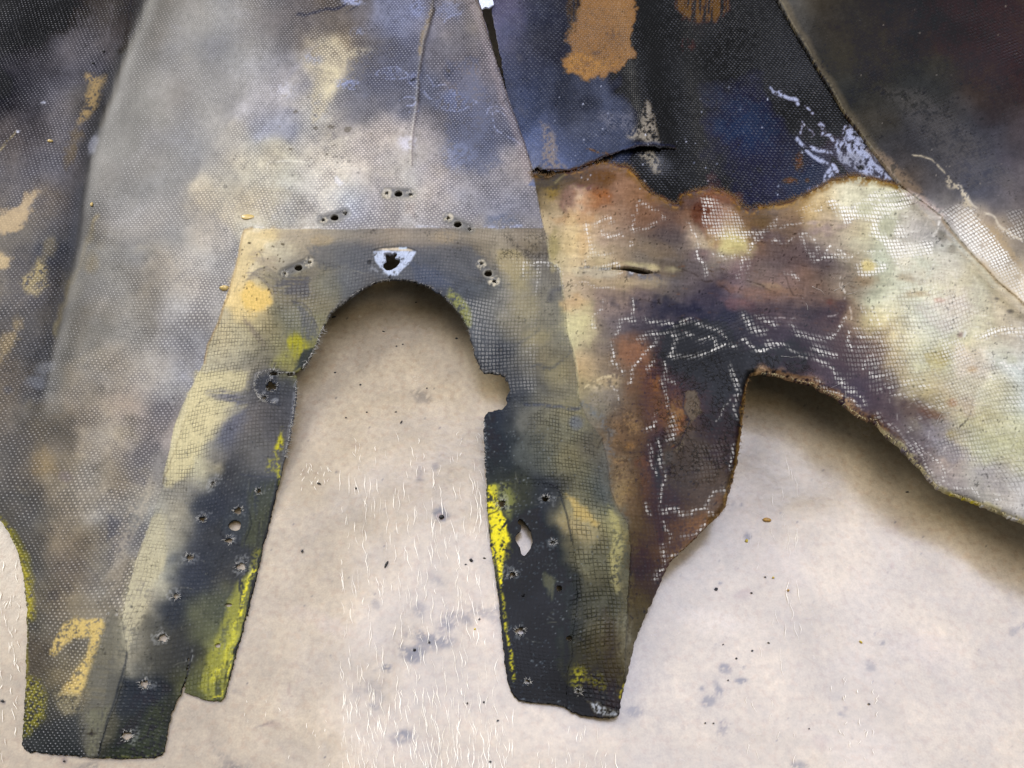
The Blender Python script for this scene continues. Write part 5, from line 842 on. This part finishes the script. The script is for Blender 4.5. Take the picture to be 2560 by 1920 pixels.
for r, c, x, y, a, b_, al in [(4,3,1950,290,50,40,.35),(4,1,500,1590,30,30,.3),(3,4,1170,1230,60,60,.12),(4,4,850,80,30,20,.3),(4,4,1170,60,14,20,.4),(4,4,600,1460,50,50,.25),(3,2,1460,1145,22,20,.8),(4,2,100,1310,80,20,.35),(4,2,260,1040,14,40,.35),(3,2,790,580,60,20,.2)]:
    px, py = Z(r, c, x, y)[0]; blob(px, py, a*K, b_*K, (128,92,66), al, 0, .7, .5, layer='G')
for k in range(420):
    x, y = R.uniform(0,2212), R.uniform(600,1659); blob(x, y, R.uniform(.7,1.7), R.uniform(.7,1.5), R.choice([(60,50,40),(90,74,56),(40,36,32)]), R.uniform(.35,.9), 0, .4, .4, layer='G')
for k in range(26):
    x, y = R.uniform(600,2212), R.uniform(900,1659); blob(x, y, R.uniform(20,90), R.uniform(14,60), R.choice([(178,156,128),(210,192,168),(188,164,148)]), R.uniform(.12,.3), R.uniform(0,90), .9, .5, layer='G')
stroke(Z(4,4, 1030,610, 1050,580, 1085,565), 4, (60,50,52), .7, 1.5, 2, .4, layer='G')
GX = axis(-3200, 5400, -10, 2222, 4.0, 40); GY = axis(-900, 2500, 560, 1669, 4.0, 40)
GY = np.concatenate([np.arange(-700, GY[0], 40), GY]) if GY[0] > -700 else GY
X, Y = np.meshgrid(GX, GY)
keep = Y[:, 0] > -1e9
V = place(X.ravel(), Y.ravel(), 0.0)
zz = (0.35*sample(N5, X, Y)+.10*sample(N4, X, Y)).ravel(); fd = np.clip((X.ravel()+10)/120, 0, 1)*np.clip((2222-X.ravel())/120, 0, 1)*np.clip((Y.ravel()-560)/100, 0, 1)*np.clip((1669-Y.ravel())/80, 0, 1); zz = zz*fd
V[:, 2] += zz*1e-3*.5
h, w_ = X.shape; idx = np.arange(h*w_).reshape(h, w_)
F = np.stack([idx[1:, :-1].ravel(), idx[1:, 1:].ravel(), idx[:-1, 1:].ravel(), idx[:-1, :-1].ravel()], 1)
paper = new_mesh('bench_paper', V, F, M_PAPER); paper['kind'] = 'structure'; paper['label'] = 'tan kraft paper under clear creased film covering the bench, spotted with soot'
a = paper.data.attributes.new('BaseTint', 'FLOAT_COLOR', 'POINT')
gc = s2l(sample(G, X.ravel(), Y.ravel())); a.data.foreach_set('color', np.concatenate([gc, np.ones((len(gc), 1))], 1).astype(np.float32).ravel())

# film creases: low tent-shaped ridges, their gleam painted as cream white
def crease_strip(V, F, pts, wd, hgt):
    n0 = len(V); m = len(pts)
    for i, (x, y) in enumerate(pts):
        t = i/(m-1); k = math.sin(math.pi*min(max(t, .06), .94))
        for dx, hh in ((-wd*k, 0.02), (0, hgt*k), (wd*k, 0.02)):
            p = place(x+dx, y, 0.0); V.append((p[0], p[1], 0.00035+hh*1e-3))
    for i in range(m-1):
        a_ = n0+i*3
        F.append((a_, a_+3, a_+4, a_+1)); F.append((a_+1, a_+4, a_+5, a_+2))
V = []; F = []
def field_lines(nr, x0, x1, y0, y1, l0, l1, wd):
    for k in range(nr):
        x, y = R.uniform(x0, x1), R.uniform(y0, y1); L = R.uniform(l0, l1); m = max(5, int(L/5)); ph = R.uniform(0, 6); am = R.uniform(.5, 2.6); dr = R.uniform(-.12, .28)
        pts = [(x+dr*L*i/m+am*math.sin(ph+i*.8)+R.uniform(-.5,.5), y+L*i/m) for i in range(m+1)]
        crease_strip(V, F, pts, R.uniform(.25, .8)*wd, R.uniform(.03, .09))
field_lines(330, 735, 1085, 1010, 1650, 12, 50, 1); field_lines(140, 735, 1110, 1480, 1655, 14, 50, 1.3); field_lines(30, 760, 1040, 930, 1020, 8, 26, .8); field_lines(14, 1695, 1730, 980, 1400, 20, 60, .6)
field_lines(14, 1590, 1700, 1050, 1440, 12, 40, .6); field_lines(26, 1150, 1330, 1560, 1656, 12, 40, 1); field_lines(26, 1790, 1900, 1440, 1650, 5, 16, .9); field_lines(10, 1600, 1720, 1450, 1656, 10, 26, .7); field_lines(24, 640, 720, 1000, 1060, 5, 12, .9); field_lines(40, -5, 44, 1200, 1655, 8, 30, 1.2)
field_lines(14, 500, 720, 1500, 1650, 5, 14, 1)
cr = new_mesh('film_crease', V, F, M_FILM, paper); cr['kind'] = 'stuff'

# ------------------------------------------------------------------ the moulding and its layers
def empty(name, loc, label, cat, group=None):
    o = bpy.data.objects.new(name, None); COL.objects.link(o); o.location = loc; o.empty_display_size = .02
    o['label'] = label; o['category'] = cat
    if group: o['group'] = group
    return o
shell = empty('fibreglass_shell', (0, 0, 0), 'scorched two-legged fibreglass moulding with arched cut-out, lying on tan paper', 'fibreglass part')

def flap_lift(x, y): 
    d = segdist(x, y, FLAP, False); return 2.6*np.exp(-d/34)*np.clip((x-1120)/60, 0, 1)*np.clip((1475-x)/80, 0, 1)
def tear_lift(x, y):
    d = segdist(x, y, TEAR, False); return 1.3*np.exp(-d/14)
def rim_curl(x, y):
    d = segdist(x, y, RIMPTS, False); return -1.5*np.exp(-d/7)
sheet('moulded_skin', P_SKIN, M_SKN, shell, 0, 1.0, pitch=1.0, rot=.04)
p = sheet('reinforcement_patch', P_PATCH, M_LAM, shell, .28, .9, pitch=1.5, rot=-.02); p['label'] = 'smooth-edged extra layer round the arch and down both legs, yellow paint along its edges'
p = sheet('dark_ply', P_DARK_W, M_DPLY, shell, -1.3, 1.0, pitch=1.1, rot=.0, holes=False); p['label'] = 'black scorched cloth layer between two panel edges, blue sky sheen painted in'
p = sheet('torn_flap', P_FLAP, M_DPLY, shell, -1.15, .6, hfun=flap_lift, pitch=1.1, rot=.0, holes=False, rough=1.6); p['label'] = 'curled lower lip of the dark cloth'
p = sheet('side_panel', P_PANEL, M_LAM, shell, .35, 1.6, pitch=1.4, rot=-.35, rough=.8); p['label'] = 'grey-brown smoked panel at upper right'
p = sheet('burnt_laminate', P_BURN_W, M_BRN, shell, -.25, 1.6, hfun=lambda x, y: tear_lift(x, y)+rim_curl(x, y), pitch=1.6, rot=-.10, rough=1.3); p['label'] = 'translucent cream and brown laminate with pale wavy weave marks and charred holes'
sheet('tip_patch', P_TIP, M_LAM, shell, .6, .6, pitch=1.6, rot=.05, rough=1.0)['label'] = 'navy rounded-corner patch on the middle leg'
sheet('folded_strip', P_TONGUE, M_LAM, shell, .40, .5, pitch=1.6, rot=.2, rough=.6)['label'] = 'smooth grey strip at the tip of the left leg'

# ---- fibres, drops and torn rims
def top(x, y, add=0.0):
    x = np.array([float(x)]); y = np.array([float(y)]); z = H(x, y)+relief(x, y)+add
    return place(x, y, z/1000.)[0]
def hair(V, F, p0, d, L, r, curl=.3, seg=4):
    """tapered three-sided fibre"""
    n0 = len(V); p = np.array(p0, float); d = np.array(d, float); d /= np.linalg.norm(d)
    for i in range(seg+1):
        rr = r*(1-.75*i/seg); a = np.cross(d, (0, 0, 1.)); a /= (np.linalg.norm(a)+1e-9); b2 = np.cross(d, a)
        for k in range(3):
            an = 2.094*k; V.append(tuple(p+rr*(math.cos(an)*a+math.sin(an)*b2)))
        d = d+np.array([R.uniform(-curl, curl), R.uniform(-curl, curl), R.uniform(-curl, curl)*.5]); d /= np.linalg.norm(d); p = p+d*L/seg
    for i in range(seg):
        for k in range(3): F.append((n0+3*i+k, n0+3*i+(k+1) % 3, n0+3*i+3+(k+1) % 3, n0+3*i+3+k))
def fringe(name, pts, count, L, r, mat, out=0.6, add=0, inward=None, label=None):
    V, F = [], []; P = np.array(pts); seg = np.linalg.norm(np.diff(P, axis=0), axis=1); cum = np.concatenate([[0], np.cumsum(seg)])
    for k in range(count):
        s = R.uniform(0, cum[-1]); i = min(np.searchsorted(cum, s, side='right')-1, len(seg)-1); t = (s-cum[i])/max(seg[i], 1e-6)
        q = P[i]+(P[i+1]-P[i])*t; dv = P[i+1]-P[i]; nrm = np.array([dv[1], -dv[0]])/max(np.linalg.norm(dv), 1e-6)
        if inward is not None and nrm@(np.array(inward)-q) < 0: nrm = -nrm
        p0 = top(q[0]-nrm[0]*2, q[1]-nrm[1]*2, add); ang = R.gauss(0, .7); c_, s_ = math.cos(ang), math.sin(ang); nx, ny = nrm[0]*c_-nrm[1]*s_, nrm[0]*s_+nrm[1]*c_
        hair(V, F, p0, (nx*out, -ny*out, R.uniform(-.5, .3)), R.uniform(.35, 1)*L, r*R.uniform(.6, 1.2))
    o = new_mesh(name, V, F, mat, shell); o['kind'] = 'stuff'
    return o
ctr = (845, 900)
fringe('frayed_fibre', ARCH, 420, .0016, .00009, M_DFIB, inward=ctr, add=.2)
fringe('frayed_fibre', ARCH[:5], 60, .0036, .00010, M_FIB, inward=ctr, add=.3)
fringe('frayed_fibre', ARCH, 130, .0014, .00008, M_FIB, inward=ctr, add=.3)
fringe('frayed_fibre', Z(3,2, 320,60, 315,200, 290,350, 265,520, 230,680), 90, .0030, .00008, M_FIB, inward=ctr, add=.3)
fringe('frayed_fibre', Z(3,2, 1800,360, 1805,560, 1820,900), 70, .0016, .00007, M_FIB, inward=ctr, add=.3)
fringe('frayed_fibre', Z(2,2, 1740,1360, 1780,1450, 1900,1480, 1970,1500, 2005,1600), 50, .0022, .00008, M_DFIB, inward=ctr, add=.3)
fringe('frayed_fibre', Z(3,1, 2050,10, 2015,70, 2010,130, 2040,190, 2080,230, 2180,240), 70, .0022, .00009, M_FIB, inward=(640,835), add=.4)
fringe('frayed_fibre', Z(2,2, 0,1480, 60,1465, 130,1450, 180,1480, 320,1475), 60, .0018, .00009, M_FIB, inward=(600,850), add=.4)
fringe('singed_edge_fibre', TEAR, 1700, .0038, .00010, M_BFIB, inward=(1550,100), add=.6, out=.8)
fringe('singed_edge_fibre', FLAP, 150, .0022, .00011, plain('brown_fibre', (60,42,24), .5), inward=(1300,900), add=-.6)
fringe('frayed_fibre', RIMPTS[:13], 120, .0018, .00010, M_BFIB, inward=(2000,1200), add=-.6)
fringe('frayed_fibre', RIMPTS[12:], 200, .0016, .00011, plain('blond_fibre', (204,188,136), .5), inward=(1700,1400), add=-.8)
fringe('frayed_fibre', Z(4,3, 180,1122, 280,1140, 430,1150, 560,1170, 620,1215), 60, .0014, .00008, M_DFIB, inward=(1200,1640), add=.8)
# long loose hairs lying on the burnt sheet
V, F = [], []
for k in range(46):
    x, y = R.uniform(1650,2200), R.uniform(440,1050)
    if not inside(np.array([x]), np.array([y]), P_BURN)[0] or sdf_out(np.array([x]), np.array([y]))[0] > -15: continue
    an = R.uniform(0, 6.28); hair(V, F, top(x, y, .1), (math.cos(an), math.sin(an), .02), R.uniform(.003, .010), .00006, .35, 7)
o = new_mesh('loose_fibre', V, F, M_FIB, shell); o['kind'] = 'stuff'
# torn rims round the drilled holes
for hx_, hy_, rad, kind in RIMS:
    V, F = [], []
    for k in range(22 if kind else 16):
        an = R.uniform(0, 6.283); rr = rad+R.uniform(-.4, 2.0); q = (hx_+rr*math.cos(an), hy_+rr*.85*math.sin(an))
        s = R.choice([-1, 1, 1])*.7; hair(V, F, top(q[0], q[1], .7), (math.cos(an)*s+R.uniform(-.5,.5), -math.sin(an)*s+R.uniform(-.5,.5), R.uniform(.1, .8)), R.uniform(.0004, .0013), .00010, .3, 2)
    new_mesh('torn_hole_rim', V, F, M_FIB, shell)
# resin drops
def dome(name, x, y, rx, ry, h, mat, parent, add=.0, ang=0, seed=0, flat=1.0, base=None):
    rr = random.Random(seed); V, F = [], []; n_, m_ = 14, 5
    o0 = base if base is not None else top(x, y, add)
    s = np.linalg.norm(place(x+1, y, o0[2])-place(x, y, o0[2]))
    ph = [rr.uniform(.85, 1.18) for _ in range(n_)]
    V.append((0, 0, h))
    for j in range(1, m_+1):
        t = j/m_*math.pi/2
        for i in range(n_):
            an = 2*math.pi*i/n_; k = (1+(ph[i]-1)*j/m_)*math.sin(t); X_ = rx*s*k*math.cos(an); Y_ = ry*s*k*math.sin(an); c_, s_ = math.cos(ang), math.sin(ang)
            V.append((X_*c_-Y_*s_, X_*s_+Y_*c_, h*math.cos(t)**flat*rr.uniform(.92, 1.05)-(h*.3 if j == m_ else 0)))
    Q = []
    for i in range(n_): Q.append((0, 1+i, 1+(i+1) % n_, 1+(i+1) % n_))
    me = bpy.data.meshes.new(name); faces = [(0, 1+i, 1+(i+1) % n_) for i in range(n_)]
    for j in range(m_-1):
        for i in range(n_): a_ = 1+j*n_+i; b_ = 1+j*n_+(i+1) % n_; faces.append((a_, a_+n_, b_+n_, b_))
    faces.append(tuple(1+(m_-1)*n_+i for i in range(n_))[::-1])
    me.from_pydata(V, [], faces); me.polygons.foreach_set('use_smooth', [True]*len(me.polygons)); me.materials.append(mat)
    o = bpy.data.objects.new(name, me); COL.objects.link(o); o.location = tuple(o0)
    if parent: o.parent = parent
    return o
for i, (p, rx, ry, h) in enumerate([(Z(2,1, 1955,243)[0], 17, 9, .0007), (Z(2,1, 1772,808)[0], 12.5, 7.5, .0019), (Z(1,1, 395,1115)[0], 7, 4.5, .0012), (Z(1,1, 725,1615)[0], 4, 6.5, .0011)]):
    d = dome('resin_drop', p[0], p[1], rx*.8, ry*.8, h*.7, M_AMBER, shell, .1, 0, i)
for i, (p, rx, ry) in enumerate([(Z(1,1, 737,500)[0], 3.2, 2.6), (Z(1,1, 820,405)[0], 2.8, 2.8), (Z(1,1, 342,238)[0], 2.2, 2)]):
    dome('stuck_grit', p[0], p[1], rx, ry, .0006, M_CRUMB, shell, .1, 0, 40+i)
# white chip at the top edge
def chip(name, pts, z0, th_, mat, label, cat, group=None, crown=0.0003):
    P = [place(x, y, z0) for x, y in pts]; c0 = sum(P)/len(P); n_ = len(P)
    V = [tuple(np.array(p)-c0) for p in P]+[tuple(np.array(p)-c0+np.array([0, 0, th_*R.uniform(.7,1.3)])) for p in P]+[(0, 0, th_+crown)]
    F = [tuple(range(n_))[::-1]]+[(i, (i+1) % n_, n_+(i+1) % n_, n_+i) for i in range(n_)]+[(n_+i, n_+(i+1) % n_, 2*n_) for i in range(n_)]
    me = bpy.data.meshes.new(name); me.from_pydata(V, [], F); me.materials.append(mat); me.update()
    o = bpy.data.objects.new(name, me); COL.objects.link(o); o.location = tuple(c0); o['label'] = label; o['category'] = cat
    if group: o['group'] = group
    return o
zt = top(1043, 8, -.9)[2]
chip('white_chip', Z(1,2, 1755,-60, 1762,20, 1785,80, 1810,68, 1840,72, 1880,42, 1870,10, 1845,-20, 1850,-60), zt, .0008, M_WCHIP, 'chalky white chip lying on the dark cloth at the top of the seam', 'chip')

# ------------------------------------------------------------------ loose crumbs on the paper
def crumb(r, c, x, y, a, b_, ang, mat, name, label, cat, group=None):
    px, py = Z(r, c, x, y)[0]; p0 = place(px, py, .0003)
    o = dome(name, px, py, a*K, b_*K, min(a, b_)*K*.00016, mat, None, 0, math.radians(-ang), int(x+y), 1.0, base=p0); o['label'] = label; o['category'] = cat
    if group: o['group'] = group
    return o
crumb(3,2, 1030,1520, 30,10, -68, M_CRUMB, 'char_crumb', 'longest black splinter on the pale paper between the two legs', 'crumb')
crumb(3,2, 497,880, 18,6, 15, M_CRUMB, 'char_crumb', 'thin dark splinter on the paper beside the right edge of the left leg', 'crumb')
crumb(3,2, 1465,1145, 22,18, 0, M_CRUMB, 'char_crumb', 'dark crumb in the middle of the round brown scorch spot on the paper', 'crumb')
crumb(2,2, 615,1035, 18,7, -20, M_CRUMB, 'char_crumb', 'dark brown sliver just inside the left edge of the arch', 'crumb')
crumb(3,4, 1290,947, 14,5, -10, M_CRUMB, 'char_crumb', 'small black splinter on the shaded paper below the right panel', 'crumb')
crumb(3,2, 1700,1487, 16,12, 30, M_CRUMB, 'char_crumb', 'black crumb on the paper beside the yellow-painted edge of the middle leg', 'crumb')
crumb(4,2, 1252,725, 12,10, 0, M_CRUMB, 'char_crumb', 'black crumb in the darkest soot smudge on the paper', 'crumb')
crumb(4,4, 990,1153, 10,6, 40, M_CRUMB, 'char_crumb', 'lone black speck on the bare paper at lower right', 'crumb')
crumb(3,4, 182,1168, 34,17, 5, M_TCR, 'tan_flake', 'oblong tan flake on the paper right of the burnt leg', 'flake')
crumb(3,4, 20,1333, 11,15, 20, M_YCR, 'yellow_flake', 'yellow flake beside a grey smudge below the oblong tan flake', 'flake')
crumb(4,4, 925,663, 13,7, 50, M_YCR, 'yellow_flake', 'tiny pale yellow flake on the paper at lower right', 'flake')
crumb(4,2, 1730,562, 9,9, 0, M_YCR, 'yellow_flake', 'tiny yellow flake near the soot streak between the legs', 'flake')
crumb(4,4, 232,155, 8,8, 0, M_YCR, 'yellow_flake', 'round yellow speck on the paper under the burnt leg edge', 'flake')
crumb(4,4, 350,255, 11,9, 0, M_TCR, 'tan_flake', 'small round tan flake on the paper right of the middle leg', 'flake')
sm = [(2,2,1265,918,9,5),(2,2,1585,1203,11,8),(2,2,1008,1148,12,4),(2,2,1160,1250,7,6),(2,2,1110,1265,7,6),(2,2,625,1473,10,6),(3,2,825,100,9,8),(3,2,1105,315,10,5),(3,2,875,317,8,6),(3,2,710,360,7,6),(3,2,1350,127,6,6),(3,2,1148,395,6,16),(3,2,790,917,8,8),(3,2,365,1415,9,11),(4,2,1910,1285,12,7),(4,2,1850,1610,11,9),(4,2,1765,485,9,10),(4,2,1800,1138,8,8),(4,2,1670,1147,7,7),(4,2,1370,665,8,9),
      (4,2,1657,50,10,5),(4,2,1805,0,12,5),(4,4,65,732,10,7),(4,4,195,670,10,5),(4,4,168,150,8,6),(4,4,60,275,9,6),(4,4,515,1348,6,5),(4,3,1795,683,6,5),(4,3,1740,245,16,12),(4,3,1900,793,9,7),(4,3,1835,965,6,6),(4,3,1655,1303,7,6),(4,3,1720,1305,8,5),(4,1,18,1130,14,8),(4,1,505,1605,8,6)]
proto = None
for i, (r, c, x, y, a, b_) in enumerate(sm):
    k_ = 'under the arch' if r == 2 else 'between the two legs' if (c == 2 and r == 3) else 'near the soot streak between the leg tips' if c == 2 else 'at the lower right' if c == 4 else 'at the bottom left' if c == 1 else 'to the right of the middle leg tip'
    lab = 'tiny black char speck on the paper '+k_; grp = 'char specks '+k_
    px, py = Z(r, c, x, y)[0]; s = float(np.linalg.norm(place(px+1, py, 0)-place(px, py, 0)))
    if proto is None: proto = crumb(r, c, x, y, a, b_, 0, M_CRUMB, 'char_speck', lab, 'speck', grp); a0_, b0_ = a, b_; s0 = s
    else:
        o = proto.copy(); COL.objects.link(o); o['label'] = lab; o['group'] = grp; o.location = tuple(place(px, py, .0003)); o.scale = (a/a0_*s/s0, b_/b0_*s/s0, 1.0); o.rotation_euler = (0, 0, R.uniform(-.4, .4))
